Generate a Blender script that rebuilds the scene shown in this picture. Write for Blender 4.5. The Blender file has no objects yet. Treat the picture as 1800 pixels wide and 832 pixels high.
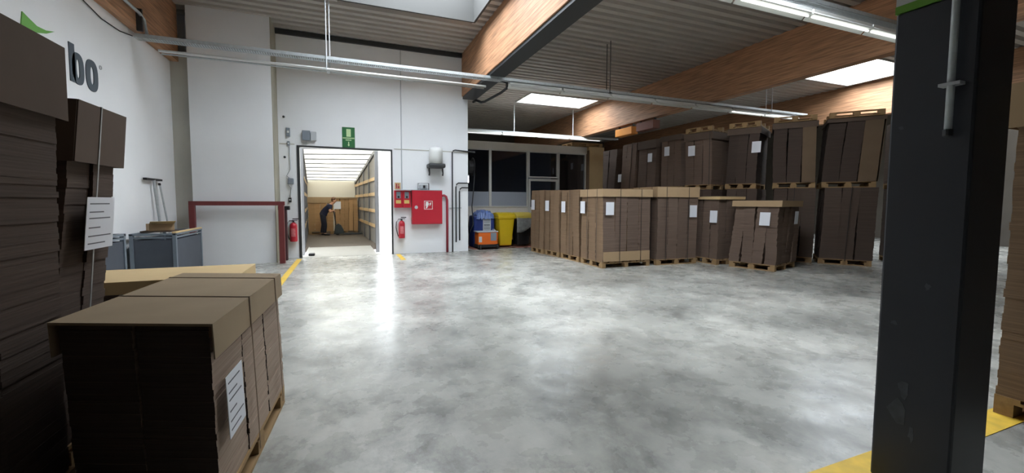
import bpy, bmesh, math, random
from mathutils import Vector, Matrix
random.seed(7)
S = bpy.context.scene
COL = S.collection

# ---------------------------------------------------------------- camera, world, exposure
W, H, F = 1800, 832, 735.0
YAW, PITCH, ROLL = math.radians(21.6), math.radians(3.5), math.radians(0.2)
cam_d = bpy.data.cameras.new('camera')
cam = bpy.data.objects.new('camera', cam_d); COL.objects.link(cam)
fw = Vector((math.sin(YAW)*math.cos(PITCH), math.cos(YAW)*math.cos(PITCH), -math.sin(PITCH)))
r0 = Vector((math.cos(YAW), -math.sin(YAW), 0)); u0 = r0.cross(fw)
rt = r0*math.cos(ROLL) + u0*math.sin(ROLL); up = u0*math.cos(ROLL) - r0*math.sin(ROLL)
m = Matrix((rt, up, -fw)).transposed().to_4x4(); m.translation = (0, 0, 1.55)
cam.matrix_world = m
cam_d.sensor_width = 36.0; cam_d.lens = 36.0*F/W
cam_d.shift_y = -16.0/W
cam_d.clip_start = 0.05; cam_d.clip_end = 200
S.camera = cam

SKY = 6.0            # overcast daylight outside the dock door
SKYLIGHT = 21.0      # glow of the daylight panes in the roof
world = bpy.data.worlds.new('World'); S.world = world
world.use_nodes = True
bg = world.node_tree.nodes['Background']
bg.inputs[0].default_value = (0.93, 0.97, 1.0, 1); bg.inputs[1].default_value = SKY
S.view_settings.view_transform = 'Standard'
try: S.view_settings.look = 'None'
except Exception: pass
S.view_settings.exposure = 0.22
S.view_settings.gamma = 1.0
S.view_settings.use_curve_mapping = False
S.cycles.max_bounces = 10
S.cycles.diffuse_bounces = 6
S.cycles.transparent_max_bounces = 12
S.cycles.sample_clamp_indirect = 8.0
S.cycles.caustics_reflective = False
S.cycles.caustics_refractive = False
try:
    S.cycles.use_denoising = True
    S.cycles.denoiser = 'OPENIMAGEDENOISE'
except Exception: pass

# ---------------------------------------------------------------- materials
def lin(c):
    return tuple(((v/255)/12.92 if v/255 <= 0.04045 else ((v/255+0.055)/1.055)**2.4) for v in c) + (1,)
def mat(name, rgb, rough=0.6, metal=0.0, var=0.0, scale=4.0, stretch=(1, 1, 1), bump=0.0, bscale=40.0, rnd=0.0, emit=None, spec=0.5):
    m = bpy.data.materials.new(name); m.use_nodes = True
    nt = m.node_tree; b = nt.nodes['Principled BSDF']
    b.inputs['Base Color'].default_value = lin(rgb)
    b.inputs['Roughness'].default_value = rough
    b.inputs['Metallic'].default_value = metal
    b.inputs['Specular IOR Level'].default_value = spec
    tc = nt.nodes.new('ShaderNodeTexCoord')
    mp = nt.nodes.new('ShaderNodeMapping'); mp.inputs['Scale'].default_value = stretch
    nt.links.new(tc.outputs['Object'], mp.inputs[0])
    if var > 0 or rnd > 0:
        no = nt.nodes.new('ShaderNodeTexNoise'); no.inputs['Scale'].default_value = scale; no.inputs['Detail'].default_value = 6
        nt.links.new(mp.outputs[0], no.inputs['Vector'])
        mr = nt.nodes.new('ShaderNodeMapRange')
        mr.inputs['From Min'].default_value = 0.25; mr.inputs['From Max'].default_value = 0.75
        mr.inputs['To Min'].default_value = 1-var; mr.inputs['To Max'].default_value = 1+var*0.6
        nt.links.new(no.outputs['Fac'], mr.inputs['Value'])
        val = mr.outputs[0]
        if rnd > 0:
            oi = nt.nodes.new('ShaderNodeObjectInfo')
            m2 = nt.nodes.new('ShaderNodeMapRange')
            m2.inputs['To Min'].default_value = 1-rnd; m2.inputs['To Max'].default_value = 1+rnd
            nt.links.new(oi.outputs['Random'], m2.inputs['Value'])
            mu = nt.nodes.new('ShaderNodeMath'); mu.operation = 'MULTIPLY'
            nt.links.new(val, mu.inputs[0]); nt.links.new(m2.outputs[0], mu.inputs[1]); val = mu.outputs[0]
        hv = nt.nodes.new('ShaderNodeHueSaturation'); hv.inputs['Color'].default_value = lin(rgb)
        nt.links.new(val, hv.inputs['Value']); nt.links.new(hv.outputs[0], b.inputs['Base Color'])
    if bump > 0:
        n2 = nt.nodes.new('ShaderNodeTexNoise'); n2.inputs['Scale'].default_value = bscale; n2.inputs['Detail'].default_value = 4
        nt.links.new(mp.outputs[0], n2.inputs['Vector'])
        bp = nt.nodes.new('ShaderNodeBump'); bp.inputs['Strength'].default_value = bump; bp.inputs['Distance'].default_value = 0.01
        nt.links.new(n2.outputs['Fac'], bp.inputs['Height']); nt.links.new(bp.outputs[0], b.inputs['Normal'])
    if emit:
        b.inputs['Emission Color'].default_value = lin(rgb); b.inputs['Emission Strength'].default_value = emit
    return m

def floor_material():
    m = bpy.data.materials.new('worn_concrete'); m.use_nodes = True
    nt = m.node_tree; b = nt.nodes['Principled BSDF']
    tc = nt.nodes.new('ShaderNodeTexCoord')
    def noise(scale, detail, rough=0.6, dist=0.0, st=(1, 1, 1)):
        mp = nt.nodes.new('ShaderNodeMapping'); mp.inputs['Scale'].default_value = st
        nt.links.new(tc.outputs['Object'], mp.inputs[0])
        n = nt.nodes.new('ShaderNodeTexNoise'); n.inputs['Scale'].default_value = scale
        n.inputs['Detail'].default_value = detail; n.inputs['Roughness'].default_value = rough; n.inputs['Distortion'].default_value = dist
        nt.links.new(mp.outputs[0], n.inputs['Vector']); return n
    def ramp(n, stops):
        r = nt.nodes.new('ShaderNodeValToRGB'); nt.links.new(n.outputs['Fac'], r.inputs[0])
        while len(r.color_ramp.elements) < len(stops): r.color_ramp.elements.new(0.5)
        for e, (p, c) in zip(r.color_ramp.elements, stops): e.position = p; e.color = c
        return r
    def mul(a, c, fac):
        x = nt.nodes.new('ShaderNodeMix'); x.data_type = 'RGBA'; x.blend_type = 'MULTIPLY'; x.inputs[0].default_value = fac
        nt.links.new(a, x.inputs[6]); nt.links.new(c, x.inputs[7]); return x.outputs[2]
    g = lambda v: (v, v, v, 1)
    big = ramp(noise(0.5, 5, 0.55, 0.3), [(0.36, lin((144, 144, 138))), (0.5, lin((171, 171, 164))), (0.62, lin((191, 190, 182)))])
    mid = ramp(noise(1.5, 10, 0.78, 0.25, (1, 0.85, 1)), [(0.35, g(0.36)), (0.46, g(0.74)), (0.53, g(1.0)), (0.7, g(1.15))])
    fine = ramp(noise(9, 6, 0.7), [(0.3, g(0.84)), (0.6, g(1.05))])
    c = mul(big.outputs[0], mid.outputs[0], 0.85); c = mul(c, fine.outputs[0], 0.8)
    nt.links.new(c, b.inputs['Base Color'])
    rr = nt.nodes.new('ShaderNodeMapRange'); rr.inputs['From Min'].default_value = 0.3; rr.inputs['From Max'].default_value = 0.7
    rr.inputs['To Min'].default_value = 0.2; rr.inputs['To Max'].default_value = 0.36
    nt.links.new(noise(3.1, 6).outputs['Fac'], rr.inputs['Value']); nt.links.new(rr.outputs[0], b.inputs['Roughness'])
    bp = nt.nodes.new('ShaderNodeBump'); bp.inputs['Strength'].default_value = 0.12; bp.inputs['Distance'].default_value = 0.01
    nt.links.new(noise(9, 5).outputs['Fac'], bp.inputs['Height']); nt.links.new(bp.outputs[0], b.inputs['Normal'])
    b.inputs['Specular IOR Level'].default_value = 0.5
    return m

def wall_material(name, rgb, dirt=0.12):
    m = mat(name, rgb, 0.75, var=dirt, scale=1.3, bump=0.1, bscale=30)
    return m

def wood_material(name, rgb, axis='Y', dark=0.72):
    """glued laminated timber: long fibres with lamella joints"""
    m = bpy.data.materials.new(name); m.use_nodes = True
    nt = m.node_tree; b = nt.nodes['Principled BSDF']; b.inputs['Roughness'].default_value = 0.6
    tc = nt.nodes.new('ShaderNodeTexCoord'); mp = nt.nodes.new('ShaderNodeMapping')
    mp.inputs['Scale'].default_value = (6, 0.5, 9) if axis == 'Y' else (0.8, 9, 9)
    nt.links.new(tc.outputs['Object'], mp.inputs[0])
    n = nt.nodes.new('ShaderNodeTexNoise'); n.inputs['Scale'].default_value = 3; n.inputs['Detail'].default_value = 8
    nt.links.new(mp.outputs[0], n.inputs['Vector'])
    r = nt.nodes.new('ShaderNodeValToRGB')
    d = tuple(int(v*dark) for v in rgb)
    r.color_ramp.elements[0].position = 0.3; r.color_ramp.elements[0].color = lin(d)
    r.color_ramp.elements[1].position = 0.65; r.color_ramp.elements[1].color = lin(rgb)
    nt.links.new(n.outputs['Fac'], r.inputs[0])
    mp2 = nt.nodes.new('ShaderNodeMapping'); mp2.inputs['Scale'].default_value = (0, 0, 1)
    nt.links.new(tc.outputs['Object'], mp2.inputs[0])
    w = nt.nodes.new('ShaderNodeTexWave'); w.bands_direction = 'Z'; w.inputs['Scale'].default_value = 4.0
    nt.links.new(mp2.outputs[0], w.inputs['Vector'])
    r2 = nt.nodes.new('ShaderNodeValToRGB')
    r2.color_ramp.elements[0].position = 0.0; r2.color_ramp.elements[0].color = (0.72, 0.7, 0.68, 1)
    r2.color_ramp.elements[1].position = 0.12; r2.color_ramp.elements[1].color = (1, 1, 1, 1)
    nt.links.new(w.outputs['Fac'], r2.inputs[0])
    x = nt.nodes.new('ShaderNodeMix'); x.data_type = 'RGBA'; x.blend_type = 'MULTIPLY'; x.inputs[0].default_value = 0.5
    nt.links.new(r.outputs[0], x.inputs[6]); nt.links.new(r2.outputs[0], x.inputs[7])
    nt.links.new(x.outputs[2], b.inputs['Base Color'])
    return m

def edge_material(name, rgb, rnd=0.16, pitch=110.0):
    """stacked corrugated board seen on its edges: fine horizontal lines"""
    m = bpy.data.materials.new(name); m.use_nodes = True
    nt = m.node_tree; b = nt.nodes['Principled BSDF']; b.inputs['Roughness'].default_value = 0.85
    b.inputs['Specular IOR Level'].default_value = 0.2
    tc = nt.nodes.new('ShaderNodeTexCoord')
    mp = nt.nodes.new('ShaderNodeMapping'); mp.inputs['Scale'].default_value = (1.5, 1.5, pitch)
    nt.links.new(tc.outputs['Object'], mp.inputs[0])
    n = nt.nodes.new('ShaderNodeTexNoise'); n.inputs['Scale'].default_value = 1.0; n.inputs['Detail'].default_value = 3
    nt.links.new(mp.outputs[0], n.inputs['Vector'])
    mr = nt.nodes.new('ShaderNodeMapRange'); mr.inputs['From Min'].default_value = 0.3; mr.inputs['From Max'].default_value = 0.7
    mr.inputs['To Min'].default_value = 0.78; mr.inputs['To Max'].default_value = 1.14
    nt.links.new(n.outputs['Fac'], mr.inputs['Value'])
    oi = nt.nodes.new('ShaderNodeObjectInfo'); m2 = nt.nodes.new('ShaderNodeMapRange')
    m2.inputs['To Min'].default_value = 1-rnd; m2.inputs['To Max'].default_value = 1+rnd
    nt.links.new(oi.outputs['Random'], m2.inputs['Value'])
    mu = nt.nodes.new('ShaderNodeMath'); mu.operation = 'MULTIPLY'
    nt.links.new(mr.outputs[0], mu.inputs[0]); nt.links.new(m2.outputs[0], mu.inputs[1])
    hv = nt.nodes.new('ShaderNodeHueSaturation'); hv.inputs['Color'].default_value = lin(rgb)
    nt.links.new(mu.outputs[0], hv.inputs['Value']); nt.links.new(hv.outputs[0], b.inputs['Base Color'])
    bp = nt.nodes.new('ShaderNodeBump'); bp.inputs['Strength'].default_value = 0.4; bp.inputs['Distance'].default_value = 0.004
    nt.links.new(n.outputs['Fac'], bp.inputs['Height']); nt.links.new(bp.outputs[0], b.inputs['Normal'])
    return m

def glass_material(name, tint=(190, 200, 205), refl=0.14):
    m = bpy.data.materials.new(name); m.use_nodes = True
    nt = m.node_tree; nt.nodes.clear()
    o = nt.nodes.new('ShaderNodeOutputMaterial'); mx = nt.nodes.new('ShaderNodeMixShader')
    t = nt.nodes.new('ShaderNodeBsdfTransparent'); t.inputs[0].default_value = lin(tint)
    g = nt.nodes.new('ShaderNodeBsdfGlossy'); g.inputs['Roughness'].default_value = 0.03
    mx.inputs[0].default_value = refl
    nt.links.new(t.outputs[0], mx.inputs[1]); nt.links.new(g.outputs[0], mx.inputs[2]); nt.links.new(mx.outputs[0], o.inputs[0])
    return m
def translucent_material(name, rgb, fac=0.6):
    m = bpy.data.materials.new(name); m.use_nodes = True
    nt = m.node_tree; nt.nodes.clear()
    o = nt.nodes.new('ShaderNodeOutputMaterial'); mx = nt.nodes.new('ShaderNodeMixShader')
    t = nt.nodes.new('ShaderNodeBsdfTranslucent'); t.inputs[0].default_value = lin(rgb)
    g = nt.nodes.new('ShaderNodeBsdfDiffuse'); g.inputs[0].default_value = lin(rgb)
    mx.inputs[0].default_value = fac
    nt.links.new(g.outputs[0], mx.inputs[1]); nt.links.new(t.outputs[0], mx.inputs[2]); nt.links.new(mx.outputs[0], o.inputs[0])
    return m

M = dict(
    floor=floor_material(),
    wall=wall_material('white_wall_paint', (236, 238, 240), 0.03),
    wall_grey=wall_material('beige_grey_plaster', (186, 184, 174), 0.12),
    pillar_side=wall_material('darker_beige_paint', (168, 164, 148), 0.2),
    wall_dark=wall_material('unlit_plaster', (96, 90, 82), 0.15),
    steel_roof=mat('painted_roof_sheet', (172, 166, 158), 0.55, var=0.08, scale=2),
    glulam=wood_material('glued_laminated_timber', (190, 142, 106)),
    kraft=mat('kraft_cardboard', (172, 146, 114), 0.8, var=0.08, scale=3, rnd=0.08, spec=0.2),
    kraft_grey=mat('dusty_kraft_cardboard', (160, 140, 114), 0.8, var=0.1, scale=3, rnd=0.06, spec=0.2),
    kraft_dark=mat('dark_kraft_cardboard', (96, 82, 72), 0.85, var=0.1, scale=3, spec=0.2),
    kraft_mid=mat('mid_brown_cardboard', (112, 94, 76), 0.85, var=0.1, scale=3, spec=0.2),
    kraft_pale=mat('pale_kraft_cardboard', (205, 178, 134), 0.8, var=0.06, scale=3, spec=0.2),
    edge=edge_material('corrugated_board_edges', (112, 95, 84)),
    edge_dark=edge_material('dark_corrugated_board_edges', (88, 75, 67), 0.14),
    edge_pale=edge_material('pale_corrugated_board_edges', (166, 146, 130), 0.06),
    edge_tan=edge_material('tan_corrugated_board_edges', (178, 142, 102), 0.1),
    edge_black=edge_material('shaded_corrugated_board_edges', (74, 63, 57), 0.12),  # dark copy of the board edges, shade of unlit faces in the colour
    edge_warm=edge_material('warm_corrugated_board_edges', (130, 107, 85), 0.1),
    pallet=mat('pallet_wood', (156, 128, 92), 0.8, var=0.2, scale=5, stretch=(1, 6, 6), rnd=0.12, spec=0.2),
    strap=mat('dark_plastic_strap', (38, 34, 32), 0.5),
    paper=mat('white_paper', (226, 228, 234), 0.7),
    ink=mat('printed_ink', (96, 98, 104), 0.7),
    skylight=mat('sky_lit_pane', (238, 246, 255), 0.5, emit=SKYLIGHT),
    well=mat('grey_white_skylight_curb', (176, 176, 170), 0.6),
    galv=mat('galvanised_steel', (190, 196, 198), 0.45, 0.35, var=0.15, scale=20),
    white_plastic=mat('white_plastic', (226, 228, 226), 0.4),
    lamp_white=mat('white_enamelled_luminaire', (228, 230, 226), 0.35),
    dark_metal=mat('dark_grey_metal', (62, 64, 66), 0.5, 0.4),
    black=mat('black_rubber', (24, 24, 26), 0.6),
    grey_plastic=mat('grey_plastic', (128, 136, 146), 0.5),
    lgrey=mat('light_grey_plastic', (186, 190, 194), 0.5),
    red=mat('signal_red_paint', (188, 34, 52), 0.4, var=0.05),
    red_dark=mat('oxide_red_steel', (110, 46, 46), 0.55, var=0.1, scale=8),
    maroon=mat('dark_maroon_steel', (62, 32, 38), 0.55),
    red_pipe=mat('red_pipe_paint', (164, 52, 66), 0.45),
    yellow_sticker=mat('pale_yellow_sticker', (214, 186, 110), 0.6),
    green=mat('emergency_green', (38, 104, 56), 0.5),
    green_light=mat('pale_sign_green', (196, 222, 168), 0.5),
    bin_yellow=mat('yellow_bin_plastic', (214, 182, 24), 0.45, var=0.05),
    bin_lid=mat('pale_yellow_lid_plastic', (222, 200, 92), 0.45),
    blue=mat('dark_blue_plastic', (30, 52, 120), 0.45, var=0.1, scale=6),
    blue_film=mat('blue_crumpled_film', (98, 122, 178), 0.3, var=0.35, scale=14, bump=0.6, bscale=20),
    orange=mat('orange_paint', (226, 108, 32), 0.45, var=0.06),
    bag=mat('grey_clear_film', (150, 152, 150), 0.3, var=0.3, scale=10, bump=0.7, bscale=18),
    column=mat('anthracite_column_paint', (44, 47, 54), 0.5, var=0.12, scale=3),
    scuff=mat('pale_scuff', (74, 78, 82), 0.8, var=0.3, scale=20),
    column_green=mat('bright_green_paint', (96, 150, 36), 0.5),
    column_grey=mat('pale_column_paint', (190, 192, 186), 0.6),
    line=mat('yellow_floor_paint', (222, 184, 62), 0.55, var=0.25, scale=9),
    red_floor=mat('red_floor_paint', (176, 118, 100), 0.6, var=0.2, scale=6),
    logo_grey=mat('slate_grey_lettering', (74, 84, 92), 0.6),
    logo_green=mat('leaf_green_lettering', (112, 172, 84), 0.6),
    crate=mat('grey_crate_plastic', (112, 122, 132), 0.5, var=0.1, scale=5),
    crate_dark=mat('dark_crate_mesh', (72, 78, 88), 0.6, var=0.1, scale=5),
    office=mat('pale_office_cladding', (218, 212, 202), 0.6, var=0.05),
    frame=mat('grey_window_frame', (202, 202, 196), 0.5),
    pane_grey=mat('grey_pane_strip', (150, 156, 168), 0.35),
    glass=glass_material('window_glass', (170, 178, 190), 0.14),
    dark_room=mat('dark_office_interior', (150, 156, 172), 0.8),
    trailer_roof=translucent_material('translucent_trailer_roof', (244, 242, 234), 0.68),
    trailer_side=translucent_material('trailer_curtain', (150, 146, 140), 0.1),
    trailer_wall=mat('white_trailer_panel', (222, 218, 206), 0.5),
    trailer_floor=mat('worn_trailer_floor', (84, 74, 64), 0.7, var=0.15, scale=3, stretch=(6, 1, 1)),
    trailer_post=mat('grey_trailer_post', (104, 104, 106), 0.5, 0.3),
    slat=mat('trailer_side_slat', (190, 160, 118), 0.7, var=0.1),
    plate=mat('dock_plate_steel', (138, 136, 130), 0.5, 0.2, var=0.1),
    outside=mat('pale_yard_concrete', (200, 200, 196), 0.8),
    navy=mat('navy_work_cloth', (26, 32, 60), 0.85, var=0.15, scale=12),
    navy_dark=mat('dark_navy_trousers', (22, 25, 42), 0.85, var=0.15, scale=12),
    skin=mat('skin', (196, 146, 118), 0.55),
    hair=mat('brown_hair', (98, 62, 36), 0.7),
    shoe=mat('black_shoe_leather', (20, 20, 22), 0.5),
    jack=mat('dark_green_grey_paint', (44, 52, 54), 0.45),
    tube_lit=mat('lit_fluorescent_tube', (246, 248, 244), 0.4, emit=1.3),
    led=mat('lit_white_lamp', (250, 252, 255), 0.4, emit=4.0),
)

# ---------------------------------------------------------------- mesh helpers
class MB:
    def __init__(s): s.bm = bmesh.new()
    def box(s, x0, x1, y0, y1, z0, z1, rz=0.0, c=None, tf=None):
        vs = [Vector((x, y, z)) for z in (z0, z1) for (x, y) in ((x0, y0), (x1, y0), (x1, y1), (x0, y1))]
        if rz:
            c = Vector(c) if c else Vector(((x0+x1)/2, (y0+y1)/2, 0))
            R = Matrix.Rotation(rz, 3, 'Z'); vs = [R @ (v-c) + c for v in vs]
        if tf: vs = [Vector(tf(v)) for v in vs]
        return s.hexa(vs)
    def hexa(s, vs):
        b = [s.bm.verts.new(v) for v in vs]
        for f in ((3, 2, 1, 0), (4, 5, 6, 7), (0, 1, 5, 4), (1, 2, 6, 5), (2, 3, 7, 6), (3, 0, 4, 7)):
            s.bm.faces.new([b[i] for i in f])
        return s
    def tube(s, pts, r, n=10, cap=True):
        pts = [Vector(p) for p in pts]; rings = []
        rr = r if isinstance(r, (list, tuple)) else [r]*len(pts)
        for i, p in enumerate(pts):
            d = (pts[min(i+1, len(pts)-1)] - pts[max(i-1, 0)]).normalized()
            a = Vector((0, 0, 1)) if abs(d.z) < 0.9 else Vector((1, 0, 0))
            u = d.cross(a).normalized(); v = d.cross(u)
            rings.append([s.bm.verts.new(p + (u*math.cos(2*math.pi*k/n) + v*math.sin(2*math.pi*k/n))*rr[i]) for k in range(n)])
        for a, b in zip(rings, rings[1:]):
            for k in range(n): s.bm.faces.new((a[k], a[(k+1) % n], b[(k+1) % n], b[k]))
        if cap:
            s.bm.faces.new(list(reversed(rings[0]))); s.bm.faces.new(rings[-1])
        return s
    def lathe(s, prof, c=(0, 0, 0), n=20, axis='Z'):
        rings = []
        for (r, h) in prof:
            ring = []
            for k in range(n):
                a = 2*math.pi*k/n; x, y = r*math.cos(a), r*math.sin(a)
                p = (x, y, h) if axis == 'Z' else ((x, h, y) if axis == 'Y' else (h, x, y))
                ring.append(s.bm.verts.new(Vector(c)+Vector(p)))
            rings.append(ring)
        for a, b in zip(rings, rings[1:]):
            for k in range(n): s.bm.faces.new((a[k], a[(k+1) % n], b[(k+1) % n], b[k]))
        s.bm.faces.new(list(reversed(rings[0]))); s.bm.faces.new(rings[-1])
        return s
    def prism(s, poly, f0, f1):
        """poly: 2-D outline; f0, f1 map a 2-D point to the front / back 3-D point"""
        a = [s.bm.verts.new(f0(p)) for p in poly]; b = [s.bm.verts.new(f1(p)) for p in poly]
        n = len(poly)
        s.bm.faces.new(a); s.bm.faces.new(list(reversed(b)))
        for i in range(n): s.bm.faces.new((a[i], b[i], b[(i+1) % n], a[(i+1) % n]))
        return s
    def ring(s, outer, inner, f0, f1):
        n = len(outer)
        A = [s.bm.verts.new(f0(p)) for p in outer]; B = [s.bm.verts.new(f0(p)) for p in inner]
        C = [s.bm.verts.new(f1(p)) for p in outer]; D = [s.bm.verts.new(f1(p)) for p in inner]
        for i in range(n):
            j = (i+1) % n
            s.bm.faces.new((A[i], A[j], B[j], B[i])); s.bm.faces.new((C[j], C[i], D[i], D[j]))
            s.bm.faces.new((A[j], A[i], C[i], C[j])); s.bm.faces.new((B[i], B[j], D[j], D[i]))
        return s
    def build(s, name, material, parent=None, bevel=0.0, smooth=False, loc=None):
        bmesh.ops.recalc_face_normals(s.bm, faces=s.bm.faces[:])
        me = bpy.data.meshes.new(name); s.bm.to_mesh(me); s.bm.free()
        me.materials.append(material)
        if smooth:
            for p in me.polygons: p.use_smooth = True
        o = bpy.data.objects.new(name, me); COL.objects.link(o)
        if loc: o.location = loc
        if parent: o.parent = parent
        if bevel:
            bv = o.modifiers.new('bevel', 'BEVEL'); bv.width = bevel; bv.segments = 2; bv.limit_method = 'ANGLE'
        return o
def tag(o, label, cat, group=None):
    o['label'] = label; o['category'] = cat
    if group: o['group'] = group
    return o
def thing(name, label, cat, loc=(0, 0, 0), rz=0.0, group=None):
    o = bpy.data.objects.new(name, None); COL.objects.link(o); o.empty_display_size = 0.1
    o.location = loc; o.rotation_euler = (0, 0, rz)
    return tag(o, label, cat, group)
def struct(mb, name, material, label=None, parent=None, bevel=0.0):
    o = mb.build(name, material, parent, bevel)
    if not parent:
        o['kind'] = 'structure'
        if label: o['label'] = label; o['category'] = name.split('_')[0]
    return o
def B(*a, **k): return MB().box(*a, **k)

# ================================================================ SETTING
XL, XR, YB, YN, YF, ZC = -3.72, 22.0, 12.68, -4.5, 27.0, 6.03
struct(B(XL-0.3, XR, YN, 12.98, -0.3, 0).box(3.54, XR, 12.98, YF, -0.3, 0), 'floor', M['floor'], 'worn grey mottled concrete floor of the hall')
struct(B(-40, 40, 13.02, 70, -1.4, -1.2), 'ground', M['outside'], 'pale concrete yard outside the loading door')
# left wall with the timber beam on top
struct(B(XL-0.3, XL, YN, 12.98, 0, 6.6), 'wall_left', M['wall'], 'white left wall carrying the dark lettering')
struct(B(XL, -3.35, 12.06, 12.4, 0, 5.0), 'wall_pilaster', M['wall_grey'], 'narrow grey pilaster in the far left corner')
# back wall with the dock opening
DX0, DX1, DZ = -1.16, 1.24, 3.02
wb = B(XL-0.3, DX0, YB, YB+0.3, 0, ZC+0.3).box(DX1, 3.54, YB, YB+0.3, 0, ZC+0.3).box(DX0, DX1, YB, YB+0.3, DZ, ZC+0.3)
struct(wb, 'wall_back', M['wall'], 'white back wall with the loading door and red hose cabinet')
struct(B(3.24, 3.54, YB+0.3, YF, 0, 6.6), 'wall_inner_side', M['wall_grey'], 'side of the recess behind the back wall corner')
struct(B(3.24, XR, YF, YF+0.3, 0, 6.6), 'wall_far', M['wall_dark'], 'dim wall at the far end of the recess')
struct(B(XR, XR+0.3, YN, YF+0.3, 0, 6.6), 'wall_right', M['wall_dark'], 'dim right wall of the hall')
struct(B(XL-0.3, XR+0.3, YN-0.3, YN, 0, 6.6), 'wall_near', M['wall_dark'], 'wall behind the viewer')  # unseen wall, coloured dark to cut light bounced onto the near load
# white projecting pillar
struct(B(-3.35, -1.66, 11.92, YB, 0, 6.6), 'wall_pillar', M['wall'], 'broad white pillar block left of the loading door')
struct(B(-1.66, -1.64, 11.925, YB, 0, 6.6), 'trim_8', M['pillar_side'], 'darker beige right side of the white pillar')  # thin beige sheet, darker than the white pillar
# steel angle along the wall head, seams and door frame
struct(B(-1.65, 3.35, YB-0.07, YB, ZC-0.12, ZC), 'trim_1', M['dark_metal'], 'dark steel angle along the head of the back wall')
struct(B(-1.62, DX0-0.1, YB-0.012, YB, 3.06, 3.085).box(DX1+0.08, 3.54, YB-0.012, YB, 3.06, 3.085), 'trim_2', M['wall_grey'], 'joint line across the back wall at door height')
fr = B(DX0-0.05, DX0+0.01, YB-0.02, YB+0.1, 0, DZ+0.03).box(DX1-0.01, DX1+0.03, YB-0.015, YB+0.1, 0, DZ+0.03).box(DX0+0.01, DX1-0.01, YB-0.02, YB+0.1, DZ-0.01, DZ+0.03)
struct(fr, 'door_1', M['dark_metal'], 'grey steel frame of the open loading door')
struct(B(DX0, DX1, YB, 12.98, -0.02, 0.004), 'trim_3', M['plate'], 'steel sill of the loading door')

# ---- roof: corrugated sheet between the glulam beams, with skylight openings
BEAMS = [(-3.72, -3.55, 12.06), (3.35, 3.65, 12.68), (10.83, 11.13, YF), (18.1, 18.4, YF)]
SKY_OPEN = {0: [(-0.1, 3.02, 7.9, 10.25), (0.3, 3.02, 5.8, 7.3)], 1: [(7.15, 10.35, 15.95, 17.55), (4.1, 6.6, 3.4, 6.0)], 2: [(14.75, 17.75, 8.15, 10.35)], 3: [(18.9, 21.5, 4.0, 6.2)]}  # second openings of the first two bays: unseen, added for fill light
BAYS = [(-3.72, 3.5), (3.5, 10.98), (10.98, 18.25), (18.25, XR)]
PITCH_R = 0.30
def rib_strip(bm, x0, x1, y):
    prof = [(0, 0.09), (0.09, 0.09), (0.12, 0.0), (0.27, 0.0), (0.30, 0.09)]
    vs = [(bm.verts.new((x0, y+a, ZC+b)), bm.verts.new((x1, y+a, ZC+b))) for a, b in prof]
    for (a, b), (c, d) in zip(vs, vs[1:]): bm.faces.new((a, b, d, c))
for i, (x0, x1) in enumerate(BAYS):
    mb = MB(); y = YN; yend = 12.98 if i == 0 else YF
    while y < yend:
        segs = [(x0, x1)]
        for (a, b, c, d) in SKY_OPEN[i]:
            if y + PITCH_R > c and y < d: segs = [(x0, a), (b, x1)]
        for (a, b) in segs: rib_strip(mb.bm, a, b, y)
        y += PITCH_R
    o = struct(mb, 'ceiling_%d' % (i+1), M['steel_roof'], 'ribbed grey steel roof sheeting, roof bay %s' % ('over the loading door', 'over the middle of the floor', 'over the tall stacks', 'at the far right')[i])
# weather skin above the sheeting, open at the skylights
mb = MB()
for i, (x0, x1) in enumerate(BAYS):
    y0 = YN-0.3; yend = 12.98 if i == 0 else YF+0.3
    for (a, b, c, d) in sorted(SKY_OPEN[i], key=lambda q: q[2]):
        a, b, c, d = a-0.05, b+0.05, c-0.05, d+0.05
        mb.box(x0, x1, y0, c, ZC+0.1, ZC+0.2).box(x0, a, c, d, ZC+0.1, ZC+0.2).box(b, x1, c, d, ZC+0.1, ZC+0.2); y0 = d
    mb.box(x0, x1+(0.3 if i == 3 else 0), y0, yend, ZC+0.1, ZC+0.2)
struct(mb, 'roof', M['steel_roof'], 'outer skin of the flat roof')
n = 0
M['well_dark'] = mat('dimmed_skylight_curb', (62, 62, 60), 0.85)  # darker curb copy, dimmed by colour against the strong pane glow
SKY_WORDS = ['above the loading door bay', 'above the left foreground, unseen, added as fill', 'in the recess beyond the middle beam', 'overhead on the right, unseen, added as fill', 'above the tall cardboard stacks', 'in the last roof bay']
for i in (0, 1, 2, 3):
    for (a, b, c, d) in SKY_OPEN[i]:
        n += 1
        wn = (1, 8, 2, 9, 3, 10)[n-1]
        zt, zb, t = ZC+(0.95 if n <= 2 else 0.45), ZC-0.04, 0.05
        mb = B(a-t, a, c-t, d+t, zb, zt).box(b, b+t, c-t, d+t, zb, zt).box(a, b, c-t, c, zb, zt).box(a, b, d, d+t, zb, zt)
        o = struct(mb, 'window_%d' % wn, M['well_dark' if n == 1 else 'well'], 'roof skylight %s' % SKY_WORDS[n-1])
        B(a-t, b+t, c-t, d+t, zt, zt+0.03).build('pane', M['skylight'], o)
for i, (a, b, ye) in enumerate(BEAMS):
    struct(B(a, b, YN, ye, 4.76, ZC+0.02), 'beam_%d' % (i+1), M['glulam'], ('timber beam along the top of the left wall', 'timber roof beam landing on the corner of the back wall', 'timber roof beam crossing above the stacks', 'timber roof beam at the far right')[i], bevel=0.01)

struct(B(3.38, 3.78, YN, YB, 4.69, 4.76), 'trim_9', M['dark_metal'], 'dark grey strip along the underside of the corner roof beam')  # flat dark grey strip below the beam
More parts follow.
